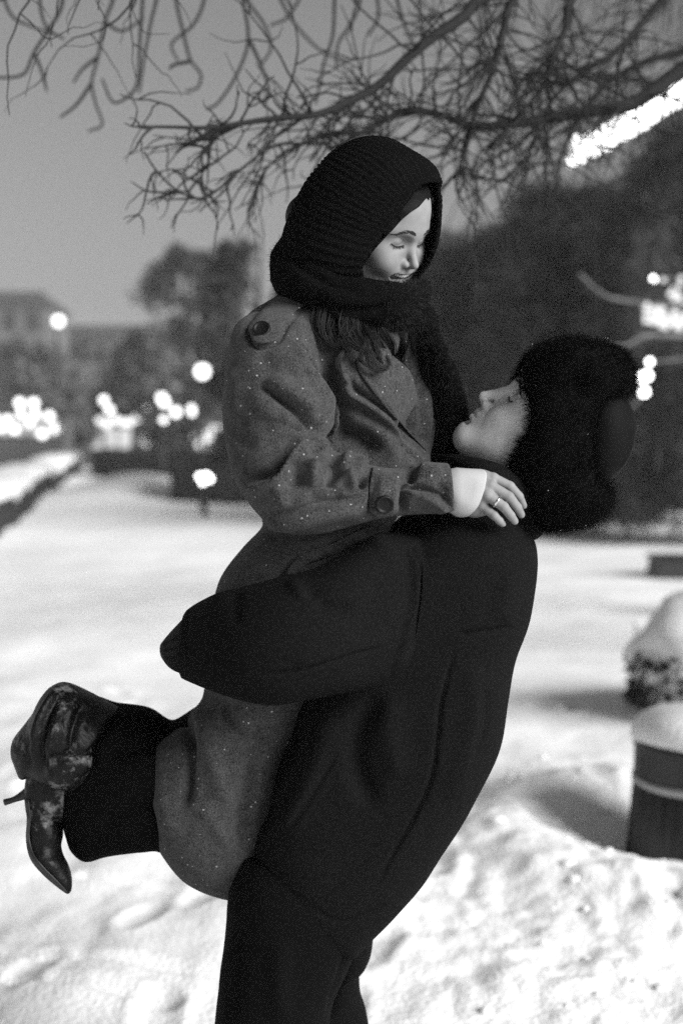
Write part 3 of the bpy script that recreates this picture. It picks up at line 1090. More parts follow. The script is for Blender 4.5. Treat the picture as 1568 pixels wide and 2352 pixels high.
sx, sy = 1.99, 7.35
sh = thing('snowy_shrub', 'low shrub bent under a dome of snow behind the litter bin', 'shrub', (sx, sy, gh(sx, sy)))
q = MB().ball((0, 0, 0), 1, 40, 26)
v_, f_ = q.arrays()
v_ = v_ * (1 + .10 * vnoise(v_ * 2.1, 91) + .05 * vnoise(v_ * 5, 92))[:, None] * np.array([.47, .42, .33]) + np.array([sx, sy, gh(sx, sy) + .28])
obj('snow_cap', (v_, f_), M_SNOWCAP, sh)
rs = np.random.default_rng(12)
st_ = MB()
for i in range(60):
    a = rs.uniform(0, 2 * math.pi)
    e = np.array([sx + .47 * math.cos(a), sy + .42 * math.sin(a), gh(sx, sy) + rs.uniform(.12, .46)])
    st_.tube([(sx + .08 * math.cos(a), sy + .08 * math.sin(a), gh(sx, sy) - .05), (sx + .3 * math.cos(a), sy + .27 * math.sin(a), gh(sx, sy) + .14), e], [.010, .007, .003], 5, 8)
obj('stems', st_, M_BARK, sh)
lv, lf = leaf_cards(lambda: (lambda a, z: np.array([sx + (.46 + .05 * rs.random()) * math.cos(a), sy + (.41 + .05 * rs.random()) * math.sin(a), gh(sx, sy) + z]))(rs.uniform(2.0, 4.8), rs.uniform(.0, .30)), 520, .026, rs)
obj('leaves', (lv, lf), M_HEDGE, sh)

px, py = 3.55, 14.9
pl = thing('planter_box', 'small dark box half sunk in the snow at the right edge', 'planter', (px, py, gh(px, py)))
z0 = gh(px, py)
mbx = MB()
mbx.add([(px - .30, py - .25, z0 - .1), (px + .45, py - .25, z0 - .1), (px + .45, py + .35, z0 - .1), (px - .30, py + .35, z0 - .1), (px - .25, py - .22, z0 + .19), (px + .42, py - .22, z0 + .19), (px + .42, py + .32, z0 + .19), (px - .25, py + .32, z0 + .19)],
        [(0, 1, 5, 4), (1, 2, 6, 5), (2, 3, 7, 6), (3, 0, 4, 7), (4, 5, 6, 7), (3, 2, 1, 0)])
obj('box', mbx, M_METAL, pl, False)
obj('rim', MB().box((px + .085, py + .05, z0 + .205), (.74, .60, .03)), M_METAL, pl, False)

# ---------------------------------------------------------------- thin winter haze over the whole square
hz = MB().box((0, 60, 7), (420, 360, 18.2))
M_HAZE = bpy.data.materials.new('haze')
M_HAZE.use_nodes = True
t = M_HAZE.node_tree
t.nodes.clear()
pv = t.nodes.new('ShaderNodeVolumePrincipled')
pv.inputs['Color'].default_value = (.9, .9, .9, 1)
pv.inputs['Density'].default_value = .0015
ho = t.nodes.new('ShaderNodeOutputMaterial')
t.links.new(pv.outputs[0], ho.inputs['Volume'])
haze = obj('haze', hz, M_HAZE, None, False)
tag(haze, kind='stuff')
# ================================================================== the couple
def mesh_xf(V, R, pos, scale):
    return V * scale @ np.array(R).T + np.array(pos)


def head_sdf(male):
    g = SDF((-.215, -.105, -.26), (.06, .105, .15), .0021)
    w = 1.04 if male else 1.0
    g.ell((-.088, 0, .032), (.098, .074 * w, .089 if male else .085), 0)
    g.ell((-.05, 0, -.03), (.056, .062 * w, .078), .03)
    g.ell((-.05, 0, -.078), (.05, .050 * w, .040), .03)
    for s in (-1, 1):
        g.ell((-.030, s * .047, -.032), (.024, .020, .024), .02)                 # cheek bone
        g.ell((-.014, s * .036, -.046), (.020, .020, .020) if not male else (.014, .012, .020), .022)   # cheek
        g.cap((-.050, s * (.050 if not male else .044), -.072), (-.010, s * .020, -.108), .018, .014, .035 if male else .02)   # jaw line
        if not male:
            g.ell((-.10, s * .074, -.012), (.018, .008, .030), .004)             # ear (the man's lie under the fur)
    g.ell((-.004 if not male else -.006, 0, -.104 if not male else -.107), (.017, .020, .017) if not male else (.016, .024, .017), .02 if not male else .035)     # chin
    for s in (-1, 1):
        g.cap((-.004, s * .012, .016), (-.022, s * .046, .018), .011, .010, .016)  # brow ridge
        g.ell((.010, s * .031, -.001), (.019, .019, .0135), .010, cut=True)      # eye socket
        g.ell((-.0165, s * .031, -.002), (.0145, .0165, .0125), .003)            # closed lid
    g.ell((-.012, 0, -.064), (.026, .030, .024), .018)                           # mouth mound
    if male:
        g.chain([(-.002, 0, .012), (.010, 0, -.012), (.027, 0, -.040)], [.0080, .0078, .0088], .008)
        for s in (-1, 1):
            g.ell((.012, s * .013, -.045), (.0115, .0075, .0085), .006)
        g.cap((.022, 0, -.044), (.008, 0, -.052), .006, .006, .006)
    else:
        g.chain([(-.004, 0, .010), (.006, 0, -.014), (.024, 0, -.035)], [.0068, .0064, .0078], .008)
        for s in (-1, 1):
            g.ell((.009, s * .0115, -.040), (.0105, .0065, .0075), .006)
        g.cap((.018, 0, -.039), (.006, 0, -.047), .005, .005, .006)
    for s in (-1, 1):
        g.ell((.012, s * .0062, -.0505 if male else -.0470), (.0055, .0030, .0040), .003, cut=True)  # nostril
        # fold from nose to mouth corner
        g.chain([(.004, s * .019, -.044), (.000, s * .030, -.056), (-.010, s * .037, -.070)], [.0013, .0014, .0010], .007, cut=True)
    # lips
    if male:
        for s in (-1, 1):
            g.chain([(.013, 0, -.0655), (.009, s * .012, -.0665), (-.005, s * .026, -.0715)], [.0052, .0046, .0022], .005)
            g.chain([(.012, 0, -.0780), (.008, s * .012, -.0775), (-.005, s * .026, -.0725)], [.0062, .0054, .0022], .005)
            g.chain([(.019, 0, -.0715), (.014, s * .013, -.0718), (-.004, s * .029, -.0722)], [.0014, .0014, .0022], .003, cut=True)
        g.ell((.012, 0, -.089), (.006, .016, .0045), .008, cut=True)
    else:
        for s in (-1, 1):
            g.chain([(.011, 0, -.0552), (.005, s * .020, -.0552), (-.036, s * .053, -.0465)], [.0038, .0036, .0020], .004)
            g.chain([(.007, 0, -.0810), (.000, s * .022, -.0770), (-.037, s * .052, -.0515)], [.0056, .0052, .0020], .004)
            g.chain([(.014, 0, -.0680), (.005, s * .022, -.0655), (-.032, s * .052, -.0490)], [.0085, .0080, .0034], .002, cut=True)
    g.cap((-.085, 0, -.06), (-.105, 0, -.24), .054, .060, .03)                   # neck
    return g.mesh()


def near_surface(bvh, p, d, off):
    h = bvh.ray_cast(Vector(p), Vector(d))
    return np.array(h[0]) - np.array(d) * off if h[0] is not None else np.array(p)


def brow(mb, bvh, s, male, n=130):
    """short hairs along the eyebrow, laid on the skin (head space)"""
    for i in range(n):
        t = random.random()
        y = s * (.010 + .040 * t)
        arch = .0165 + .0070 * math.sin(math.pi * min(1, t * 1.15 + .08)) - .005 * t * t
        z = arch + random.uniform(-1, 1) * (.0026 * min(1, t * 5 + .25) * (1 - t) + .0008)
        a = near_surface(bvh, (.05, y, z), (-1, 0, 0), .0006)
        L = random.uniform(.005, .009)
        b = near_surface(bvh, (.05, y + s * L * .95, z + L * (.35 - .55 * t)), (-1, 0, 0), .0011)
        w = np.array([0, 0, .0006 if not male else .0008])
        mb.add([a - w, a + w, b], [(0, 1, 2)])


def lashes(mb, bvh, s, n=44):
    pts = []
    for i in range(15):
        t = i / 14
        y = s * (.0165 + .0295 * t)
        z = -.0072 - .0042 * math.sin(math.pi * t) + .0015 * t
        pts.append(near_surface(bvh, (.05, y, z), (-1, 0, 0), .0004))
    mb.tube(pts, [.0004] + [.0011] * 13 + [.0005], 6)
    for i in range(n):
        t = random.random()
        y = s * (.018 + .029 * t)
        z = -.0074 - .0042 * math.sin(math.pi * t) + .0015 * t
        a = near_surface(bvh, (.05, y, z), (-1, 0, 0), .0004)
        L = random.uniform(.005, .0085)
        b = a + np.array([.7, s * (t - .35) * .8, -.55]) * L
        w = np.array([0, .0005, 0])
        mb.add([a - w, a + w, b], [(0, 1, 2)])


def patch(mesh_bvh, A, B, n, m, off=.006, puff=.002, floor_y=None, tilt=0):
    """cloth piece between two outlines (picture plane) laid on a surface, with its own thickness"""
    A, B = catmull(A, n), catmull(B, n)
    top, bot = [], []
    Y = np.zeros((n, m))
    for i in range(n):
        for j in range(m):
            t = j / (m - 1)
            u, v = A[i] * (1 - t) + B[i] * t
            d = ray(u, v)
            dn = d / np.linalg.norm(d)
            h = mesh_bvh.ray_cast(Vector(CAM), Vector(dn))
            Y[i, j] = h[0].y if h[0] is not None else np.nan
    if np.isnan(Y).any():
        Y[np.isnan(Y)] = np.nanmean(Y) if floor_y is None else floor_y
    for _ in range(3):                      # the cloth bridges small dips
        Z = np.pad(Y, 1, mode='edge')
        Y = np.minimum(Y, (Z[:-2, 1:-1] + Z[2:, 1:-1] + Z[1:-1, :-2] + Z[1:-1, 2:]) / 4)
    for i in range(n):
        for j in range(m):
            t = j / (m - 1)
            u, v = A[i] * (1 - t) + B[i] * t
            e = min(t, 1 - t, i / (n - 1) * 2, (1 - i / (n - 1)) * 2)
            pf = puff * min(1, e / .18) if e < .18 else puff * (.75 if e < .30 else 1)
            if tilt:                        # piece standing away from the surface, turned to one side
                yb = Y[i, 0] - off + tilt * t
                top.append(P(u, v, yb)); bot.append(P(u, v, yb + .004))
                continue
            top.append(P(u, v, Y[i, j] - off - pf))
            bot.append(P(u, v, Y[i, j] + .004))
    idx = np.arange(n * m).reshape(n, m)
    f = []
    for i in range(n - 1):
        for j in range(m - 1):
            f.append((idx[i, j], idx[i, j + 1], idx[i + 1, j + 1], idx[i + 1, j]))
            f.append((idx[i, j] + n * m, idx[i + 1, j] + n * m, idx[i + 1, j + 1] + n * m, idx[i, j + 1] + n * m))
    rim = [idx[0, j] for j in range(m)] + [idx[i, -1] for i in range(1, n)] + [idx[-1, j] for j in range(m - 2, -1, -1)] + [idx[i, 0] for i in range(n - 2, 0, -1)]
    for a, b in zip(rim, rim[1:] + rim[:1]):
        f.append((b, a, a + n * m, b + n * m))
    return MB().add(top + bot, [tuple(int(x) for x in q) for q in f])


def button(bvh, u, v, r, mat_, parent, off=.009):
    d = ray(u, v)
    dn = d / np.linalg.norm(d)
    h = bvh.ray_cast(Vector(CAM), Vector(dn))
    nrm = np.array(h[1])
    if nrm @ dn > 0:
        nrm = -nrm
    nrm = nrm * .6 - dn * .4
    nrm /= np.linalg.norm(nrm)
    c = np.array(h[0]) + nrm * off
    a = np.cross(nrm, [0, 0, 1.0]); a /= np.linalg.norm(a)
    b = np.cross(nrm, a)
    prof = [(0, .0012), (.55, .0012), (.68, .0018), (.80, .0034), (.92, .0036), (1.0, .0022), (1.0, -.002)]
    th = np.linspace(0, 2 * math.pi, 24, endpoint=False)
    R = [c + nrm * hgt + max(q, .01) * r * (np.cos(th)[:, None] * a + np.sin(th)[:, None] * b) for q, hgt in prof]
    mb = MB().rings(R[::-1])
    o = obj('button', mb, mat_, parent)
    return o


def strands(v, n, count, length, width, lean=(0, 0, 0), jitter=.45, seg=2, taper=True, pick=None, seed=1):
    """tapered fibres growing out of a surface"""
    r = np.random.default_rng(seed)
    ids = r.choice(len(v) if pick is None else pick, count)
    p, d = v[ids], n[ids] + np.array(lean) + r.normal(0, jitter, (count, 3))
    d /= np.linalg.norm(d, axis=1)[:, None]
    L = length * r.uniform(.55, 1.25, count)
    side = np.cross(d, r.normal(0, 1, (count, 3)))
    side /= np.linalg.norm(side, axis=1)[:, None] + 1e-9
    bend = r.normal(0, .25, (count, 3)) + np.array([0, 0, -.12])
    p = p + r.normal(0, .0015, (count, 3)) - n[ids] * .002
    rows = []
    for k in range(seg + 1):
        t = k / seg
        c = p + d * (L * t)[:, None] + bend * (L * t * t)[:, None]
        if k < seg:
            w = width * (1 - .6 * t)
            rows += [c - side * w, c + side * w]
        else:
            rows += [c]
    k = len(rows)
    V = np.stack(rows, 1).reshape(-1, 3)
    b = np.arange(count) * k
    F = []
    for s in range(seg - 1):
        F += np.stack([b + 2 * s, b + 2 * s + 1, b + 2 * s + 3, b + 2 * s + 2], 1).tolist()
    F += np.stack([b + 2 * seg - 2, b + 2 * seg - 1, b + 2 * seg], 1).tolist()
    return V, F


def bvh_of(me):
    v, f = mesh_arrays(me)
    return BVHTree.FromPolygons(v.tolist(), f if isinstance(f, list) else f.tolist())


def cut_opening(me, poly, push=None):
    """opening in the seen side of a shell; the rim is snapped to the outline"""
    v, f = mesh_arrays(me)
    f = np.asarray(f)
    n = normals(me)
    uv = proj(v)
    poly = np.asarray(poly, float)
    q = uv
    ins = np.zeros(len(q), bool)
    j = len(poly) - 1
    for i in range(len(poly)):
        a, b = poly[i], poly[j]
        c = ((a[1] > q[:, 1]) != (b[1] > q[:, 1])) & (q[:, 0] < (b[0] - a[0]) * (q[:, 1] - a[1]) / (b[1] - a[1] + 1e-12) + a[0])
        ins ^= c
        j = i
    view = CAM - v
    ins &= (n * view).sum(1) > 0
    keep = ~ins[f].any(1)
    f = f[keep]
    e = np.sort(np.vstack([f[:, [0, 1]], f[:, [1, 2]], f[:, [2, 3]], f[:, [3, 0]]]), 1)
    ue, cnt = np.unique(e, axis=0, return_counts=True)
    rim = np.unique(ue[cnt == 1])
    cl = np.vstack([poly, poly[:1]])
    best = np.full(len(rim), 1e9)
    pos = uv[rim].copy()
    for i in range(len(cl) - 1):
        a, b = cl[i], cl[i + 1]
        d = b - a
        t = np.clip(((uv[rim] - a) @ d) / (d @ d), 0, 1)
        c = a + t[:, None] * d
        r = np.hypot(*(uv[rim] - c).T)
        k = r < best
        best[k], pos[k] = r[k], c[k]
    ok = best < 14
    new = v.copy()
    new[rim[ok]] = PA(np.column_stack([pos[ok], v[rim[ok], 1]]))
    used = np.unique(f)
    mp = np.full(len(v), -1)
    mp[used] = np.arange(len(used))
    return new_mesh('shell', new[used], mp[f])


# ---------------------------------------------------------------- woman
WY = 2.53
W_POS = np.array([.1230, WY, 1.8835])
W_R = [[0.681, 0.667, 0.301], [-0.531, 0.734, -0.424], [-0.503, 0.129, 0.854]]
W_S = .975

woman = thing('person', 'woman in speckled grey coat and black knit hood, lifted off the ground and smiling down', 'person', (-.1, 2.62, .55))


def world_of(R, pos, s, V):
    return mesh_xf(np.asarray(V, float), R, pos, s)


HV, HF = head_sdf(False)
h_bvh = BVHTree.FromPolygons(HV.tolist(), HF.tolist())
body = MB()
body.add(world_of(W_R, W_POS, W_S, HV), HF.tolist())
neck_c = world_of(W_R, W_POS, W_S, [(-.105, 0, -.20)])[0]
# trunk, arms and legs under the clothes
tb = MB()
tb.loft([(720, 640, 850, 640, 2.60, .05), (650, 720, 900, 740, 2.60, .11), (620, 850, 900, 850, 2.62, .13), (640, 1000, 880, 1000, 2.62, .12),
         (660, 1180, 850, 1180, 2.63, .11), (570, 1330, 820, 1330, 2.64, .14), (540, 1500, 740, 1500, 2.65, .14), (500, 1700, 640, 1700, 2.66, .12), (460, 1840, 580, 1840, 2.66, .08)], 24, 3)
tb.tube([P(640, 790, 2.49), P(620, 950, 2.46), P(640, 1120, 2.43), P(800, 1135, 2.42), P(1000, 1128, 2.42), P(1078, 1128, 2.43)], [.05, .045, .04, .038, .03, .025], 16, 24)
tb.tube([P(640, 790, 2.76), P(800, 900, 2.86), P(1000, 1080, 2.88), P(1150, 1150, 2.84)], [.05, .045, .04, .03], 12, 16)
tb.tube([P(520, 1780, 2.60), P(330, 1800, 2.60), P(150, 1790, 2.62)], [.07, .055, .04], 12, 12)
tb.tube([P(520, 1740, 2.76), P(330, 1740, 2.78), P(130, 1690, 2.80)], [.07, .055, .04], 12, 12)
tm = fuse(tb, .008, 3)
tv, tf = mesh_arrays(tm)
body.add(tv, tf if isinstance(tf, list) else tf.tolist())


def hand_sdf(chains, palm, wrist, pts_all, h=.0016):
    q = np.vstack(pts_all)
    g = SDF(q.min(0) - .03, q.max(0) + .03, h)
    for pts, rad in palm:
        g.chain(pts, rad, .010)
    for pts, rad in chains:
        g.chain(pts, rad, .0022)
    return g.mesh()


def hp(rows):
    return [P(*r) for r in rows]


fing = [
    (hp([(1106, 1098, 2.425), (1131, 1099, 2.420), (1170, 1117, 2.418), (1191, 1140, 2.432), (1201, 1161, 2.448)]), [.0100, .0098, .0085, .0076, .0064]),
    (hp([(1100, 1116, 2.410), (1126, 1117, 2.404), (1168, 1141, 2.400), (1187, 1165, 2.412), (1196, 1182, 2.426)]), [.0102, .0100, .0088, .0078, .0066]),
    (hp([(1095, 1136, 2.408), (1119, 1138, 2.396), (1156, 1164, 2.392), (1172, 1184, 2.400), (1181, 1197, 2.410)]), [.0100, .0096, .0084, .0074, .0064]),
    (hp([(1084, 1156, 2.416), (1106, 1162, 2.404), (1134, 1184, 2.394), (1146, 1196, 2.399), (1153, 1203, 2.406)]), [.0094, .0088, .0074, .0067, .0058]),
]
thumb = (hp([(1082, 1112, 2.445), (1112, 1108, 2.470), (1140, 1108, 2.490), (1158, 1116, 2.500)]), [.012, .0105, .0092, .0075])
wrist = hp([(1040, 1130, 2.425), (1075, 1130, 2.420)])
palm = [([wrist[0], wrist[1]], [.024, .023])]
for f in fing:
    palm.append(([wrist[1], f[0][0], f[0][1]], [.018, .0125, .0100]))
palm.append(([wrist[1], thumb[0][0]], [.018, .013]))
palm.append((hp([(1058, 1158, 2.420), (1090, 1168, 2.418), (1108, 1172, 2.412)]), [.016, .0135, .0095]))
hv, hf = hand_sdf(fing + [thumb], palm, wrist, [np.array(f[0]) for f in fing] + [np.array(thumb[0]), np.array(wrist)])
body.add(hv, hf.tolist())
wbody = obj('body', body, M_SKIN, woman)
# finger nails
nail_mb_all = []
for f in fing:
    a, b = np.array(f[0][-2]), np.array(f[0][-1])
    d = (b - a) / np.linalg.norm(b - a)
    up = np.array([.25, -.9, .35]); up -= d * (up @ d); up /= np.linalg.norm(up)
    sd = np.cross(d, up)
    rows = []
    for i in range(5):
        for j in range(5):
            s, t = (i / 4 - .5) * 2, j / 4
            w_ = .0042 * math.sqrt(max(0, 1 - (abs(t - .45) / .62) ** 2))
            ht = f[1][-1] * math.sqrt(max(.05, 1 - (s * .75) ** 2)) + .0005
            rows.append(b - d * .004 + d * (t * .009) + sd * s * w_ + up * ht * (1 - .35 * t * t))
    fc = [(i * 5 + j, i * 5 + j + 1, i * 5 + j + 6, i * 5 + j + 5) for i in range(4) for j in range(4)]
    obj('fingernail', MB().add(rows, fc), M_SKIN, wbody)

# face details, children of the body
HWm = lambda mb: (world_of(W_R, W_POS, W_S, mb.arrays()[0]), mb.arrays()[1])
for s in (-1, 1):
    mb = MB(); brow(mb, h_bvh, s, False); obj('eyebrow', HWm(mb), M_BROW, wbody)
    mb = MB(); lashes(mb, h_bvh, s); obj('eyelashes', HWm(mb), M_BROW, wbody)
# lips: skin-hugging coloured ridge
for nm, rows, r in (('upper_lip', [(.0115, 0, -.0562), (.0052, .020, -.0560), (-.0345, .0525, -.0468)], [.0032, .0028, .0012]),
                    ('lower_lip', [(.0070, 0, -.0815), (.0002, .021, -.0772), (-.0355, .0520, -.0520)], [.0050, .0044, .0012])):
    full = [(x, -y, z) for x, y, z in rows[::-1]] + rows[1:]
    mb = MB().tube(np.array(full) + np.array([.0012, 0, 0]), r[::-1] + r[1:], 12, 28)
    obj(nm, HWm(mb), M_LIP, wbody)
mb = MB().ell if False else MB()
mb.ball((-.012, 0, -.067), (.020, .046, .011), 16, 10)
obj('mouth_inside', HWm(mb), M_MOUTH, wbody)
for i in range(-9, 10):                     # upper row of teeth
    a = i * .155
    w_ = .0040 if abs(i) < 2 else .0034
    c = np.array([-.016 + .0255 * math.cos(a), .0350 * math.sin(a), -.0635 + .0008 * abs(i)])
    mb = MB().ball(c, (.0030, w_ * .60 + .0002, .0056 - .00025 * abs(i)), 10, 8)
    obj('tooth', HWm(mb), M_TEETH, wbody)

# coat of the woman
cb = MB()
cb.loft([(655, 668, 880, 700, 2.58, .08), (600, 700, 915, 730, 2.60, .13), (562, 735, 960, 790, 2.61, .175), (545, 830, 990, 860, 2.62, .19), (545, 940, 1000, 960, 2.62, .18),
         (560, 1060, 985, 1060, 2.62, .16), (590, 1165, 930, 1160, 2.63, .145), (604, 1204, 900, 1204, 2.63, .145), (556, 1258, 880, 1260, 2.63, .165),
         (506, 1335, 860, 1330, 2.635, .185), (482, 1440, 800, 1450, 2.64, .19), (470, 1560, 760, 1560, 2.65, .18), (446, 1625, 720, 1640, 2.655, .18),
         (366, 1692, 700, 1700, 2.66, .185), (338, 1790, 690, 1800, 2.66, .19), (352, 1895, 670, 1900, 2.66, .18), (404, 1975, 650, 1980, 2.67, .15), (470, 2022, 640, 2025, 2.68, .11), (530, 2050, 620, 2050, 2.69, .06)], 64, 5, 2.3)
SL = [(572, 722, 705, 700, 2.52, .04), (540, 752, 728, 735, 2.49, .075), (526, 810, 738, 795, 2.465, .10), (516, 900, 748, 885, 2.45, .11), (519, 1000, 748, 975, 2.435, .112),
      (532, 1085, 745, 1005, 2.42, .112), (570, 1160, 757, 1022, 2.41, .112), (640, 1218, 785, 1042, 2.402, .105), (720, 1228, 822, 1056, 2.40, .092), (800, 1212, 855, 1066, 2.40, .080),
      (860, 1196, 893, 1073, 2.40, .070), (930, 1187, 940, 1074, 2.405, .062), (990, 1184, 990, 1064, 2.41, .060), (1043, 1177, 1031, 1062, 2.415, .058)]
cb.loft(SL, 48, 5, 2.2)
# far sleeve round the man's other shoulder
cb.tube([P(650, 790, 2.74), P(780, 880, 2.84), P(980, 1060, 2.88), P(1110, 1130, 2.86)], [.085, .09, .08, .06], 20, 20)
cm = fuse(cb, .0036, 5)
roughen(cm, 7, .0045, 2, 3)
sculpt(cm, [
    # arm lying against the chest
    ([(668, 770), (690, 812), (718, 858), (742, 905), (752, 950), (750, 1006), (738, 1026)], 50, .030, 'f'),
    ([(684, 790), (704, 834), (734, 882), (762, 940), (762, 1000)], 8, -.020, 'g'),
    # long crease of the upper sleeve
    ([(590, 880), (640, 917), (690, 960), (730, 1006)], 9, -.024, 'g'),
    ([(606, 866), (664, 908), (716, 962)], 24, .016, 'g'),
    ([(574, 900), (620, 945), (670, 985)], 26, .010, 'g'),
    # fold where the forearm begins
    ([(556, 1118), (600, 1106), (640, 1090), (672, 1036), (708, 1004)], 36, .034, 'f'),
    ([(548, 1108), (600, 1092), (634, 1074), (660, 1024), (694, 996)], 10, -.016, 'g'),
    # crumpled inner elbow
    ([(706, 1008), (726, 1022), (748, 1046)], 13, .020, 'g'),
    ([(716, 1056), (716, 1090), (722, 1124)], 12, .018, 'g'),
    ([(744, 1060), (764, 1058), (778, 1074), (764, 1100), (750, 1128)], 10, -.026, 'g'),
    ([(676, 1060), (676, 1092), (684, 1126)], 18, -.018, 'g'),
    ([(776, 1070), (792, 1056), (818, 1058), (842, 1076)], 11, .018, 'g'),
    ([(794, 1078), (804, 1104), (812, 1128)], 10, .016, 'g'),
    ([(832, 1090), (834, 1108), (828, 1124)], 9, -.024, 'g'),
    ([(640, 1110), (648, 1140), (664, 1166)], 15, .010, 'g'),
    ([(700, 1140), (740, 1146), (790, 1130)], 12, -.008, 'g'),
    # roll along the underside of the forearm
    ([(596, 1168), (650, 1180), (718, 1162), (790, 1150), (850, 1140)], 9, -.013, 'g'),
    ([(592, 1190), (650, 1204), (720, 1190), (790, 1172), (850, 1158)], 14, .012, 'g'),
    ([(530, 950), (548, 1000), (585, 1040)], 20, -.008, 'g'),
    ([(528, 840), (540, 900), (536, 970)], 18, .006, 'g'),
    ([(600, 800), (618, 840), (640, 872)], 20, -.006, 'g'),
    # cuff beyond the strap
    ([(918, 1124), (950, 1128), (990, 1142), (1040, 1172)], 14, .020, 'f'),
    ([(922, 1116), (960, 1120), (1000, 1132), (1038, 1158)], 8, -.014, 'g'),
    ([(934, 1078), (944, 1094), (940, 1108)], 9, -.020, 'g'),
    ([(956, 1076), (990, 1082), (1020, 1078)], 13, .010, 'g'),
    ([(1000, 1106), (1016, 1120), (1030, 1140)], 10, -.008, 'g'),
    ([(862, 1080), (858, 1130), (852, 1186)], 9, -.016, 'g'),
    ([(928, 1080), (923, 1130), (922, 1185)], 9, -.016, 'g'),
    # chest panel: its front edge rolls over and stands clear of the lapel
    ([(990, 1084), (946, 1020), (893, 972), (838, 930), (793, 903), (776, 852), (764, 800)], 20, .036, 'r'),
    ([(984, 1050), (954, 1012), (908, 968), (854, 922), (810, 890), (798, 850)], 8, -.024, 'g'),
    ([(770, 946), (826, 962), (886, 1004), (930, 1056)], 26, .018, 'g'),
    ([(764, 990), (820, 1008), (870, 1046)], 20, -.018, 'g'),
    ([(1000, 760), (985, 860), (985, 950), (1000, 1060)], 62, -.105, 'g'),
    # coat pressed in round the shoulder strap
    ([(655, 668), (610, 698), (570, 744), (568, 762), (582, 794), (602, 797), (640, 784), (660, 748), (690, 716), (716, 704)], 5, -.009, 'g'),
    # hip
    ([(600, 1215), (660, 1240), (740, 1225), (840, 1205)], 16, -.010, 'g'),
    ([(640, 1250), (700, 1262), (760, 1240)], 16, .008, 'g'),
    # skirt of the coat below the man's arm
    ([(505, 1590), (520, 1650), (545, 1690), (580, 1705)], 16, -.016, 'g'),
    ([(455, 1600), (475, 1690), (500, 1780), (540, 1850)], 24, .016, 'g'),
    ([(437, 1650), (434, 1740), (430, 1820), (408, 1868)], 13, -.024, 'g'),
    ([(385, 1680), (370, 1780), (385, 1880), (420, 1940)], 22, .010, 'g'),
    ([(450, 1850), (500, 1900), (540, 1960)], 22, .008, 'g'),
    ([(600, 1640), (575, 1740), (560, 1850), (545, 1960)], 20, -.014, 'g'),
], 2.66)
wcoat = obj('coat', cm, M_TWEED, woman)
c_bvh = bvh_of(cm)

# lapel, epaulette, cuff strap, pocket flap, coat fold
lap = patch(c_bvh, [(838, 806), (820, 842), (876, 924), (928, 982), (979, 1036)], [(880, 790), (900, 815), (945, 860), (962, 950), (980, 1034)], 40, 14, .006, .004, tilt=.075)
obj('lapel', lap, M_TWEED, wcoat)
epa = patch(c_bvh, [(655, 672), (612, 702), (574, 745), (572, 760), (584, 788)], [(714, 697), (682, 712), (652, 745), (634, 780), (600, 790)], 40, 16, .012, .004)
epo = obj('epaulette', epa, M_TWEED, wcoat)
stp = patch(c_bvh, [(856, 1073), (850, 1110), (847, 1150), (850, 1175), (870, 1190)], [(924, 1077), (920, 1110), (915, 1150), (914, 1172), (893, 1192)], 40, 18, .010, .004)
sto = obj('cuff_strap', stp, M_TWEED, wcoat)
button(bvh_of(sto.data), 882, 1158, .0155, M_BUTTON, wcoat, .002)
button(bvh_of(epo.data), 601, 757, .0150, M_BUTTON, wcoat, .002)
flap = patch(c_bvh, [(655, 1315), (690, 1277), (760, 1250), (850, 1205)], [(668, 1326), (704, 1296), (770, 1272), (860, 1228)], 24, 6, .010, .003)
obj('pocket_flap', flap, M_TWEED, wcoat)

# shirt cuff
def sleeve_ring(a, b, y, t, bow, n=40):
    A_, B_ = P(a[0], a[1], y), P(b[0], b[1], y)
    th = np.linspace(0, 2 * math.pi, n, endpoint=False)
    m, h = (A_ + B_) / 2, (B_ - A_) / 2
    ax = np.array([1.0, 0, 0])
    cs, sn_ = np.sign(np.cos(th)) * abs(np.cos(th)) ** .8, np.sign(np.sin(th)) * abs(np.sin(th)) ** .62
    return m + h * cs[:, None] + np.array([0, -1.0, 0]) * (t * sn_)[:, None] + ax * (bow * np.sin(th) - .0012 * np.cos(5 * th) * abs(np.cos(th)))[:, None]


rows = [((1020, 1172), (1018, 1086), .030, .000), ((1036, 1181), (1030, 1078), .040, .002), ((1045, 1187), (1050, 1074), .043, .006), ((1056, 1188), (1078, 1076), .043, .010),
        ((1064, 1187), (1100, 1077), .043, .014), ((1066, 1186), (1103, 1077), .042, .014), ((1062, 1183), (1098, 1080), .038, .013), ((1050, 1178), (1080, 1084), .036, .010)]
mb = MB().rings([sleeve_ring(a, b, 2.425, t, bw) for a, b, t, bw in [(r[0], r[1], r[2], r[3]) for r in rows]], cap=False)
shirt = fuse if False else new_mesh('shirt_cuff', *mb.arrays())
sculpt(shirt, [([(1068, 1085), (1060, 1120), (1046, 1165)], 6, -.004, 'g'), ([(1046, 1085), (1040, 1110), (1042, 1150)], 5, .004, 'g'), ([(1080, 1090), (1072, 1130), (1056, 1170)], 6, .0025, 'g')])
obj('shirt_cuff', shirt, M_SHIRT, woman)

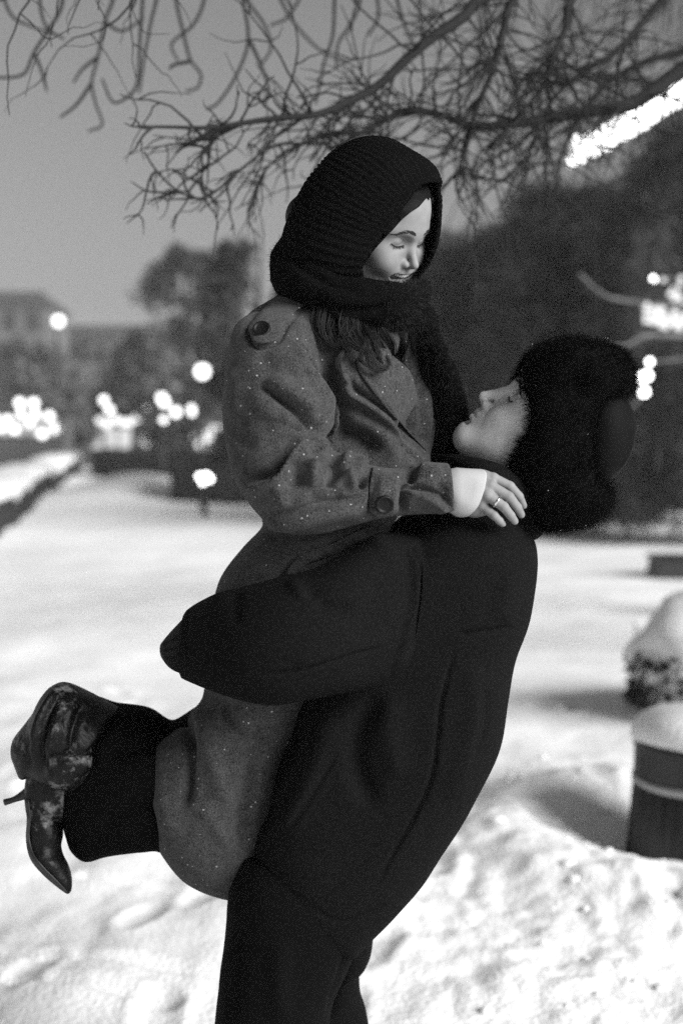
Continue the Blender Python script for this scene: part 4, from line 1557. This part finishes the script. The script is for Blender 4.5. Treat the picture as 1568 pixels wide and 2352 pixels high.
# ring on the ring finger
a, b = np.array(fing[2][0][1]), np.array(fing[2][0][2])
c = a * .42 + b * .58
d = (b - a) / np.linalg.norm(b - a)
ax1 = np.cross(d, [0, 0, 1.0]); ax1 /= np.linalg.norm(ax1)
ax2 = np.cross(d, ax1)
th = np.linspace(0, 2 * math.pi, 32, endpoint=False)
rr = .0100
R = [c + d * o + (rr + e) * (np.cos(th)[:, None] * ax1 + np.sin(th)[:, None] * ax2) for o, e in ((-.0018, -.0008), (-.0018, .0004), (0, .0008), (.0018, .0004), (.0018, -.0008))]
obj('ring', MB().rings(R, cap=False), M_RING, woman)

# knit hood
hb = MB()
hb.loft([(835, 322, 865, 321, 2.55, .02), (800, 330, 900, 330, 2.55, .055), (760, 351, 938, 350, 2.55, .08), (720, 391, 1000, 388, 2.545, .118), (690, 436, 1016, 428, 2.545, .130), (662, 500, 1012, 500, 2.548, .130),
         (645, 560, 1004, 560, 2.55, .122), (650, 610, 984, 606, 2.55, .118), (676, 650, 960, 645, 2.55, .105), (716, 690, 935, 680, 2.55, .08)], 56, 6, 2.15)
hm = fuse(hb, .0036, 4)
OPEN = [(988, 418), (1120, 420), (1120, 668), (950, 668), (914, 690), (870, 684), (840, 660), (831, 614), (838, 600), (868, 552), (890, 520), (925, 480), (955, 440), (970, 424)]
v = mesh_arrays(hm)[0]
cc = world_of(W_R, W_POS, W_S, [(-.08, 0, .02)])[0]
loc = (v - cc) @ np.array(W_R)
phi = np.arctan2(loc[:, 1], loc[:, 2])
rib = np.cos(phi * 78 + 1.5 * vnoise(v * 9, 5))
fade = np.clip((np.hypot(loc[:, 1], loc[:, 2]) - .03) / .05, 0, 1)
set_co(hm, v + normals(hm) * (rib * .0019 * fade + .004 * vnoise(v * 11, 8))[:, None])
hs_ = cut_opening(hm, OPEN)
hood = obj('knit_hood', hs_, M_KNIT, woman)
so = hood.modifiers.new('thickness', 'SOLIDIFY')
so.thickness = .008
so.offset = -1
# hood brim: rolled edge
# hair: smooth cap between hood and face, strands drawn back
hl = HV.copy()
nrm_me = new_mesh('tmp_head', HV, HF.tolist())
hn = normals(nrm_me)
wave = .0012 * np.cos(150 * (hl[:, 2] + .5 * hl[:, 0]) + 2 * vnoise(hl * 40, 2)) * (hl[:, 2] > -.05)
lift = hl + hn * (.0035 + wave)[:, None]
Fh = HF[((hl[:, 2] > -.105) & ((hl[:, 0] < -.05) | (hl[:, 2] > .045) | (abs(hl[:, 1]) > .046)))[HF].all(1)]
us = np.unique(Fh)
mp = np.full(len(HV), -1); mp[us] = np.arange(len(us))
FACE = [(979, 455), (1100, 440), (1100, 700), (850, 700), (836, 660), (832, 618), (838, 602), (856, 576), (875, 556), (889, 541), (903, 527), (922, 505), (942, 488), (962, 475)]
hair_me = cut_opening(new_mesh('tmp_hair', world_of(W_R, W_POS, W_S, lift[us]), mp[Fh].tolist()), FACE)
hair = obj('hair', hair_me, M_HAIRCAP, woman)
so = hair.modifiers.new('thickness', 'SOLIDIFY'); so.thickness = .004; so.offset = -1


def lock(pts, y0, width, n=16, seed=0):
    """a lock of hair: fine strands running side by side along a curve, drawn together at the tip"""
    r = np.random.default_rng(seed)
    mb = MB()
    c = catmull(np.array([P(u, v, y0 + y) for u, v, y in pts]), len(pts) * 6)
    t = np.linspace(0, 1, len(c))
    for k in range(n):
        off = r.normal(0, width, 3) * np.array([1.1, .7, .8])
        ph, am = r.uniform(0, 6.28), r.uniform(.0004, .0018)
        w = (1 - .75 * t ** 1.5) * (1 + .25 * np.sin(t * 7 + seed))
        q = c + off * w[:, None] + am * np.stack([np.sin(t * 9 + ph), np.cos(t * 7 + ph), np.sin(t * 8 + ph * 2)], 1)
        m = int(len(c) * r.uniform(.8, 1.0))
        mb.tube(q[:m], np.linspace(.0006, .00025, m), 4)
    return mb


locks = [
    [(770, 712), (758, 750), (770, 785), (790, 802), (776, 832), (784, 868), (802, 886)],
    [(745, 705), (738, 750), (752, 785), (775, 792), (782, 776)],
    [(800, 712), (792, 755), (812, 790), (846, 812), (850, 838), (872, 850), (892, 838), (886, 812)],
    [(830, 715), (838, 752), (858, 782), (866, 815), (882, 840)],
    [(850, 715), (874, 752), (898, 790), (900, 830), (917, 860), (906, 892)],
    [(880, 715), (906, 750), (924, 790), (918, 825), (932, 852), (948, 860)],
    [(905, 715), (932, 748), (946, 785), (950, 822)],
    [(820, 715), (816, 760), (838, 790), (828, 820), (842, 844)],
    [(865, 715), (858, 760), (880, 800), (906, 822), (914, 852), (896, 878)],
    [(785, 712), (802, 750), (792, 782), (806, 812)],
]
for i, L in enumerate(locks):
    ys = []
    for p in L:
        d = ray(*p[:2]); dn = Vector(d / np.linalg.norm(d))
        h = c_bvh.ray_cast(Vector(CAM), dn)
        ys.append(h[0].y if h[0] is not None else 2.5)
    ys = np.minimum(np.array(ys), 2.60)
    ys = np.convolve(np.pad(ys, 1, mode='edge'), [.25, .5, .25], 'valid') - .014 - .012 * ((i * 7) % 5) / 4
    obj('hair_lock', lock([(p[0], p[1], y - 2.5) for p, y in zip(L, ys)], 2.5, .0034 + .0016 * ((i * 3) % 4) / 3, 80, i), M_HAIR, hair)
# loose strand across the cheek
obj('hair_lock', MB().tube([P(832, 607, 2.452), P(850, 610, 2.448), P(872, 616, 2.450), P(890, 626, 2.456)], [.0010, .0010, .0009, .0004], 5, 14), M_HAIR, hair)
obj('hair_lock', MB().tube([P(690, 452, 2.53), P(674, 476, 2.53), P(668, 504, 2.54), P(672, 530, 2.55)], [.006, .010, .010, .004], 8, 14), M_HAIR, hair)

# mohair scarf: wound round the neck, one end hanging down the front
sb = MB()
sb.tube([P(670, 600, 2.60), P(700, 640, 2.50), P(770, 684, 2.455), P(850, 694, 2.45), P(905, 694, 2.46), P(940, 688, 2.52), P(950, 672, 2.60), P(900, 650, 2.68), P(780, 630, 2.70), P(690, 595, 2.66)],
        [.040, .044, .042, .040, .036, .030, .030, .04, .045, .042], 20, 60)
sb.tube([P(690, 560, 2.54), P(665, 590, 2.56), P(668, 640, 2.55), P(720, 670, 2.50), P(800, 705, 2.47), P(880, 720, 2.47), P(950, 720, 2.52), P(985, 735, 2.56)], [.03, .034, .036, .040, .040, .034, .028, .02], 20, 50)
sb.loft([(890, 715, 985, 712, 2.54, .04), (920, 745, 1004, 740, 2.555, .045), (945, 800, 1026, 795, 2.60, .05), (950, 860, 1050, 855, 2.63, .05), (957, 920, 1066, 912, 2.65, .05), (972, 980, 1075, 960, 2.66, .05), (985, 1040, 1062, 1030, 2.66, .05), (990, 1080, 1045, 1075, 2.66, .045)], 40, 6)
sm = fuse(sb, .0045, 4)
roughen(sm, 30, .003, 3, 9)
sculpt(sm, [([(1000, 760), (1024, 830), (1036, 900), (1038, 970), (1040, 1020)], 26, .016, 'f'),
            ([(700, 690), (780, 712), (860, 712), (930, 690)], 10, -.012, 'g'), ([(660, 560), (690, 610), (760, 650), (840, 665)], 12, -.010, 'g'),
            ([(985, 800), (1000, 900), (1010, 1000)], 14, -.008, 'g')])
scarf = obj('scarf', sm, M_SCARF, woman)
sv, sn = mesh_arrays(sm)[0], normals(sm)
uvs = proj(sv)
front = np.nonzero((uvs[:, 0] > 880))[0]
obj('scarf_fuzz', strands(sv, sn, 22000, .011, .00024, jitter=.7, pick=front, seed=3), M_FUZZ, scarf)
obj('scarf_fuzz', strands(sv, sn, 9000, .009, .0003, jitter=.5, seed=4), M_KNIT, scarf)

# trousers and boots of the woman
wb = MB()
wb.loft([(480, 1600, 470, 2000, 2.66, .15), (420, 1650, 415, 1962, 2.66, .15), (384, 1664, 375, 1938, 2.66, .15), (339, 1634, 340, 1946, 2.66, .15), (301, 1623, 300, 1954, 2.67, .155),
         (255, 1616, 250, 1962, 2.68, .15), (215, 1604, 205, 1974, 2.69, .14), (180, 1612, 170, 1950, 2.70, .12), (160, 1650, 158, 1905, 2.71, .08)], 48, 6, 2.4)
wm = fuse(wb, .005, 4)
roughen(wm, 9, .006, 2, 4)
sculpt(wm, [([(390, 1700), (300, 1720), (220, 1740)], 18, -.012, 'g'), ([(380, 1850), (300, 1860), (220, 1900)], 20, -.012, 'g'), ([(300, 1640), (250, 1700), (230, 1780)], 16, .010, 'g')])
obj('trousers', wm, M_VELVET, woman)

M_GLOVE = mat('black_glove', .003, .7, spec=.06)
M_BOOT = mat('snow_dusted_boot', .02, .45, spec=.2, bump=(70, .003))
t = M_BOOT.node_tree
b_ = t.nodes['Principled BSDF']
co_ = t.nodes.new('ShaderNodeTexCoord')
n_ = t.nodes.new('ShaderNodeTexNoise'); n_.inputs['Scale'].default_value = 55; n_.inputs['Detail'].default_value = 6; n_.inputs['Roughness'].default_value = .7
n2_ = t.nodes.new('ShaderNodeTexNoise'); n2_.inputs['Scale'].default_value = 11; n2_.inputs['Detail'].default_value = 2
mx = t.nodes.new('ShaderNodeMath'); mx.operation = 'MULTIPLY'
rp = t.nodes.new('ShaderNodeMapRange'); rp.inputs['From Min'].default_value = .30; rp.inputs['From Max'].default_value = .44; rp.inputs['To Min'].default_value = .002; rp.inputs['To Max'].default_value = .2
cb_ = t.nodes.new('ShaderNodeCombineColor')
t.links.new(co_.outputs['Object'], n_.inputs['Vector']); t.links.new(co_.outputs['Object'], n2_.inputs['Vector'])
t.links.new(n_.outputs['Fac'], mx.inputs[0]); t.links.new(n2_.outputs['Fac'], mx.inputs[1]); t.links.new(mx.outputs[0], rp.inputs['Value'])
for k in range(3):
    t.links.new(rp.outputs[0], cb_.inputs[k])
t.links.new(cb_.outputs[0], b_.inputs['Base Color'])

# near boot: toe hanging down, sole to the left
bb = MB()
bb.loft([(250, 1700, 245, 1880, 2.64, .06), (180, 1690, 175, 1880, 2.63, .058), (110, 1720, 130, 1890, 2.62, .05), (66, 1770, 120, 1880, 2.62, .04), (58, 1830, 140, 1890, 2.615, .038), (64, 1880, 145, 1920, 2.61, .037),
         (62, 1930, 140, 1945, 2.61, .038), (72, 1968, 146, 1970, 2.60, .038), (96, 2000, 157, 1990, 2.60, .033), (124, 2028, 165, 2016, 2.595, .022), (150, 2050, 166, 2040, 2.59, .010), (157, 2055, 163, 2050, 2.59, .004)], 32, 6, 2.2)
bm1 = fuse(bb, .0035, 4)
boot = obj('boot', bm1, M_BOOT, woman)
hl1 = MB().tube([P(74, 1818, 2.62), P(56, 1826, 2.62), P(34, 1836, 2.62), P(11, 1843, 2.62)], [.016, .0095, .0058, .0062], 12, 14)
obj('boot_heel', hl1, M_METAL, boot)
sl = patch(bvh_of(bm1), [(58, 1835), (62, 1880), (60, 1930), (70, 1968), (95, 2000), (124, 2029), (155, 2054)], [(66, 1835), (71, 1880), (69, 1926), (79, 1962), (102, 1992), (130, 2020), (158, 2050)], 24, 4, .003, .001)
obj('boot_sole', sl, M_METAL, boot)
# far boot: shaft and heel seen above the near one
fb = MB()
fb.loft([(350, 1660, 340, 1780, 2.76, .05), (300, 1640, 285, 1800, 2.69, .07), (255, 1619, 240, 1810, 2.64, .082), (205, 1592, 180, 1815, 2.60, .09), (150, 1568, 120, 1805, 2.59, .085), (118, 1576, 76, 1785, 2.585, .072), (96, 1600, 56, 1790, 2.585, .062), (80, 1632, 48, 1786, 2.585, .052),
         (58, 1662, 38, 1760, 2.585, .042), (36, 1690, 30, 1738, 2.585, .028), (30, 1704, 29, 1718, 2.585, .010)], 32, 6, 2.2)
bm2 = fuse(fb, .004, 4)
sculpt(bm2, [([(150, 1580), (110, 1640), (96, 1700), (100, 1780)], 9, -.010, 'g'), ([(130, 1580), (90, 1650), (70, 1720)], 8, .007, 'g'), ([(200, 1600), (170, 1680), (160, 1760)], 12, -.012, 'g'), ([(240, 1640), (200, 1720), (190, 1790)], 14, .010, 'g'), ([(130, 1650), (112, 1720), (118, 1790)], 10, .010, 'g'), ([(250, 1700), (180, 1740), (90, 1740)], 12, -.010, 'g'), ([(70, 1680), (60, 1720), (70, 1770)], 7, -.006, 'g')])
boot2 = obj('boot', bm2, M_BOOT, woman)

# ---------------------------------------------------------------- man
MY = 2.575
M_POS = np.array([.308, MY, 1.620])
M_R = [[-0.686, -0.1, 0.721], [-0.072, -0.976, -0.204], [0.724, -0.192, 0.662]]
M_S = 1.07
man = thing('person', 'man in black wool coat and black fur hat, leaning back and holding the woman up', 'person', (-.02, 2.62, gh(-.02, 2.62)))
MV, MF = head_sdf(True)
m_bvh = BVHTree.FromPolygons(MV.tolist(), MF.tolist())
body = MB()
body.add(world_of(M_R, M_POS, M_S, MV), MF.tolist())
tb = MB()
nk = world_of(M_R, M_POS, M_S, [(-.09, 0, -.12)])[0]
nu = proj(nk[None])[0]
tb.tube([nk, P(1120, 1130, 2.62), P(1080, 1230, 2.62)], [.06, .07, .09], 16, 12)
tb.loft([(1010, 1180, 1150, 1180, 2.62, .08), (900, 1250, 1190, 1250, 2.62, .17), (880, 1400, 1170, 1400, 2.62, .17), (820, 1600, 1120, 1600, 2.62, .16), (700, 1800, 1040, 1800, 2.62, .16), (640, 1950, 920, 1950, 2.62, .17), (640, 2030, 820, 2030, 2.62, .12)], 24, 3)
tb.tube([P(960, 1330, 2.44), P(740, 1440, 2.37), P(520, 1470, 2.42), P(420, 1490, 2.56)], [.06, .055, .045, .035], 14, 20)
tb.tube([P(960, 1330, 2.80), P(740, 1440, 2.86), P(520, 1470, 2.84)], [.06, .055, .045], 12, 14)
tb.tube([P(690, 1980, 2.54), P(620, 2400, 2.53), P(592, 2860, 2.53)], [.08, .055, .045], 14, 14)
tb.tube([P(770, 1980, 2.70), P(755, 2400, 2.73), P(755, 2840, 2.73)], [.07, .045, .04], 14, 14)
tm = fuse(tb, .008, 3)
tv, tf = mesh_arrays(tm)
body.add(tv, tf if isinstance(tf, list) else tf.tolist())
mbody = obj('body', body, M_SKIN_M, man)
HMm = lambda mb: (world_of(M_R, M_POS, M_S, mb.arrays()[0]), mb.arrays()[1])
for s in (-1, 1):
    mb = MB(); brow(mb, m_bvh, s, True); obj('eyebrow', HMm(mb), M_BROW, mbody)
    mb = MB(); lashes(mb, m_bvh, s, 24); obj('eyelashes', HMm(mb), M_BROW, mbody)

# coat of the man
cb = MB()
cb.loft([(1010, 1100, 1165, 1120, 2.61, .10), (960, 1150, 1195, 1175, 2.615, .15), (905, 1205, 1212, 1218, 2.62, .205, 2.2), (850, 1250, 1223, 1250, 2.62, .24, 2.4), (815, 1310, 1222, 1310, 2.62, .255, 2.6), (780, 1400, 1206, 1400, 2.62, .255, 2.8), (740, 1500, 1172, 1490, 2.62, .245, 3),
         (695, 1590, 1157, 1580, 2.62, .24, 3.2), (655, 1680, 1146, 1675, 2.62, .235, 3.2), (618, 1760, 1116, 1755, 2.62, .23, 3.2), (592, 1850, 1064, 1848, 2.62, .225, 3), (578, 1925, 1014, 1926, 2.62, .22, 2.8), (600, 1990, 968, 2000, 2.62, .215, 2.6),
         (650, 2055, 912, 2060, 2.62, .205, 2.5), (710, 2105, 872, 2098, 2.62, .19, 2.4), (775, 2134, 835, 2130, 2.62, .17, 2.3)], 72, 6)
cb.loft([(985, 1250, 920, 1560, 2.47, .09), (935, 1228, 905, 1566, 2.44, .11), (870, 1224, 850, 1580, 2.41, .12), (800, 1262, 780, 1592, 2.375, .125), (720, 1302, 700, 1606, 2.355, .125), (640, 1322, 630, 1616, 2.35, .12), (560, 1345, 555, 1604, 2.37, .115),
         (500, 1361, 490, 1580, 2.41, .105), (455, 1388, 448, 1561, 2.455, .094), (428, 1408, 424, 1550, 2.485, .086)], 56, 6, 2.3)
cb.loft([(960, 1300, 920, 1540, 2.80, .08), (800, 1340, 780, 1560, 2.84, .09), (640, 1370, 630, 1570, 2.86, .09), (520, 1400, 515, 1560, 2.83, .08), (460, 1430, 450, 1540, 2.78, .06)], 32, 4)
mm_ = fuse(cb, .0040, 5)
roughen(mm_, 6, .004, 2, 13)
sculpt(mm_, [
    ([(905, 1222), (940, 1240), (957, 1300), (954, 1390), (930, 1480), (890, 1562)], 5, -.008, 'g'),
    ([(890, 1562), (920, 1490), (944, 1400), (946, 1310), (930, 1250)], 50, .014, 'f'),
    ([(1040, 1456), (1110, 1452), (1184, 1440)], 5, -.008, 'g'),
    ([(1046, 1466), (1030, 1540), (1012, 1620), (1004, 1700), (990, 1790), (950, 1880), (905, 1960), (850, 2060)], 5, -.008, 'g'),
    ([(900, 1480), (820, 1500), (740, 1525), (660, 1545), (580, 1550)], 5, -.006, 'g'),
    ([(900, 1462), (820, 1482), (740, 1508), (660, 1528)], 20, .007, 'g'),
    ([(700, 1345), (720, 1375), (760, 1395), (820, 1400)], 18, -.010, 'g'),
    ([(660, 1330), (700, 1370), (740, 1390)], 14, .008, 'g'),
    ([(850, 1225), (880, 1255), (900, 1300)], 18, .007, 'g'),
    ([(436, 1400), (426, 1470), (440, 1550)], 5, -.004, 'g'),
    ([(545, 1350), (540, 1400), (552, 1440)], 14, -.006, 'g'),
    # below the arm
    ([(890, 1585), (830, 1660), (820, 1760), (870, 1870)], 26, -.018, 'g'),
    ([(905, 1590), (890, 1680), (920, 1800)], 30, .010, 'g'),
    ([(760, 1620), (740, 1720), (700, 1820), (640, 1940)], 30, .014, 'g'),
    ([(690, 1640), (650, 1730), (612, 1820), (596, 1920)], 16, -.014, 'g'),
    ([(780, 1720), (720, 1820), (660, 1920)], 7, -.006, 'g'),
    ([(1080, 1500), (1090, 1620), (1070, 1740), (1020, 1860)], 26, .008, 'g'),
    ([(1110, 1560), (1110, 1660), (1080, 1760)], 14, -.008, 'g'),
    ([(1170, 1300), (1160, 1380), (1150, 1440)], 22, .007, 'g'),
    ([(700, 2080), (780, 2116), (850, 2100), (890, 2070)], 6, -.004, 'g'),
], 2.66)
gl = MB()
gl.loft([(470, 1400, 465, 1545, 2.46, .06), (430, 1414, 428, 1545, 2.49, .068), (404, 1438, 406, 1540, 2.515, .060), (384, 1460, 388, 1528, 2.54, .045), (368, 1480, 373, 1510, 2.56, .022)], 40, 7, 2.3)
glm = fuse(gl, .0035, 4)
sculpt(glm, [([(420, 1462), (395, 1466), (372, 1482)], 3.5, -.006, 'g'), ([(420, 1490), (392, 1490), (368, 1496)], 3.5, -.006, 'g'), ([(420, 1518), (396, 1514), (374, 1510)], 3.5, -.006, 'g')])
obj('glove', glm, M_GLOVE, man)
mcoat = obj('coat', mm_, M_WOOL, man)
mc_bvh = bvh_of(mm_)
# collar and scarf band under the chin
kb = MB()
kb.tube([P(1000, 1068, 2.60), P(1040, 1064, 2.52), P(1090, 1076, 2.485), P(1140, 1100, 2.48), P(1190, 1150, 2.50), P(1214, 1205, 2.58), P(1205, 1190, 2.70), P(1120, 1110, 2.76), P(1030, 1070, 2.70)], [.018, .017, .020, .026, .03, .028, .03, .03, .02], 16, 50)
kb.loft([(1005, 1085, 1130, 1075, 2.60, .10), (990, 1130, 1190, 1140, 2.61, .13), (960, 1190, 1214, 1222, 2.615, .16)], 40, 8)
km = fuse(kb, .0045, 4)
obj('coat_collar', km, M_WOOL, mcoat)

# trousers
pb = MB()
pb.loft([(560, 1960, 840, 1980, 2.53, .10), (530, 2045, 845, 2060, 2.53, .12), (520, 2130, 830, 2140, 2.53, .12), (506, 2250, 782, 2250, 2.53, .115), (495, 2352, 752, 2352, 2.53, .11), (488, 2550, 720, 2550, 2.53, .105), (490, 2750, 700, 2750, 2.53, .10), (494, 2872, 690, 2872, 2.53, .10)], 40, 6, 2.4)
pb.loft([(680, 1960, 860, 2040, 2.72, .10), (680, 2060, 876, 2095, 2.72, .115), (690, 2130, 862, 2132, 2.72, .11), (680, 2180, 856, 2180, 2.72, .108), (670, 2212, 843, 2210, 2.72, .105), (660, 2228, 828, 2226, 2.72, .10), (660, 2285, 831, 2285, 2.72, .10), (660, 2352, 848, 2352, 2.72, .105),
         (660, 2550, 855, 2550, 2.72, .10), (665, 2750, 850, 2750, 2.72, .10), (668, 2846, 848, 2846, 2.72, .10)], 40, 5, 2.4)
pm = fuse(pb, .006, 3)
roughen(pm, 7, .006, 2, 21)
sculpt(pm, [([(830, 2140), (785, 2240), (752, 2352)], 10, -.012, 'g'), ([(650, 2150), (640, 2260), (650, 2352)], 26, .010, 'g'), ([(560, 2100), (545, 2220), (540, 2352)], 14, -.008, 'g')])
obj('trousers', pm, M_TROUSER, man)
for (u, y) in ((590, 2.53), (756, 2.72)):
    c = gz(u, y, gh(0, 2.6))
    c[2] = .0
    mb = MB()
    mb.loft([(0, 0, 1, 1, 1, .001)] * 2) if False else None
    R = []
    for dx, w_, h0, h1 in ((.10, .02, .01, .09), (.085, .042, 0, .12), (.03, .048, 0, .13), (-.04, .046, 0, .115), (-.11, .050, 0, .075), (-.17, .046, .0, .055), (-.205, .026, .004, .035)):
        th = np.linspace(0, 2 * math.pi, 20, endpoint=False)
        R.append(np.stack([np.full(20, c[0] + dx), c[1] + w_ * np.sign(np.cos(th)) * abs(np.cos(th)) ** .7, c[2] + (h0 + h1) / 2 + (h1 - h0) / 2 * np.sign(np.sin(th)) * abs(np.sin(th)) ** .7], 1))
    mb.rings(R)
    bo = obj('shoe', mb, M_LEATHER, man)

# fur hat: leather crown, turned-up fur front, fur ear flap
fb = MB()
fb.loft([(1275, 786, 1340, 783, 2.555, .03), (1240, 797, 1382, 794, 2.555, .075), (1214, 822, 1418, 818, 2.565, .105), (1196, 860, 1440, 856, 2.565, .110), (1192, 895, 1432, 895, 2.565, .113), (1196, 930, 1380, 932, 2.565, .115), (1202, 975, 1364, 980, 2.565, .116),
         (1192, 1010, 1362, 1030, 2.565, .116), (1170, 1045, 1368, 1075, 2.565, .113), (1164, 1078, 1384, 1110, 2.565, .108), (1172, 1120, 1396, 1142, 2.565, .112), (1196, 1162, 1378, 1172, 2.565, .10), (1212, 1190, 1345, 1196, 2.555, .075), (1240, 1204, 1310, 1204, 2.555, .03)], 48, 5, 3.0)
fm = fuse(fb, .006, 4)
roughen(fm, 22, .006, 2, 6)
# hollow for the face: the fur never covers nose and mouth
hat = obj('fur_hat', fm, M_FURBASE, man)
fv, fn = mesh_arrays(fm)[0], normals(fm)
obj('fur', strands(fv, fn, 52000, .017, .00038, lean=(.0, 0, -.1), jitter=.35, seed=11), M_FUR, hat)
kb = MB()
kb.loft([(1330, 905, 1400, 900, 2.555, .06), (1300, 915, 1430, 915, 2.555, .09), (1290, 945, 1449, 945, 2.565, .105), (1290, 985, 1456, 985, 2.565, .112), (1290, 1030, 1448, 1030, 2.565, .110), (1300, 1070, 1428, 1070, 2.565, .10), (1310, 1105, 1398, 1105, 2.555, .07)], 40, 6)
km = fuse(kb, .005, 4)
crown = obj('crown', km, M_LEATHER, hat)
sculpt(km, [([(1444, 940), (1452, 985), (1442, 1040), (1412, 1090)], 4, .004, 'g')])
# melted snow beads in the fur
r = np.random.default_rng(5)
kk = r.choice(len(fv), 45)
mb = MB()
for i in kk:
    mb.ball(fv[i] + fn[i] * r.uniform(.008, .016), r.uniform(.0004, .0008), 6, 4)
tag(obj('snow_beads', mb, M_SNOWCAP, hat), kind='stuff')
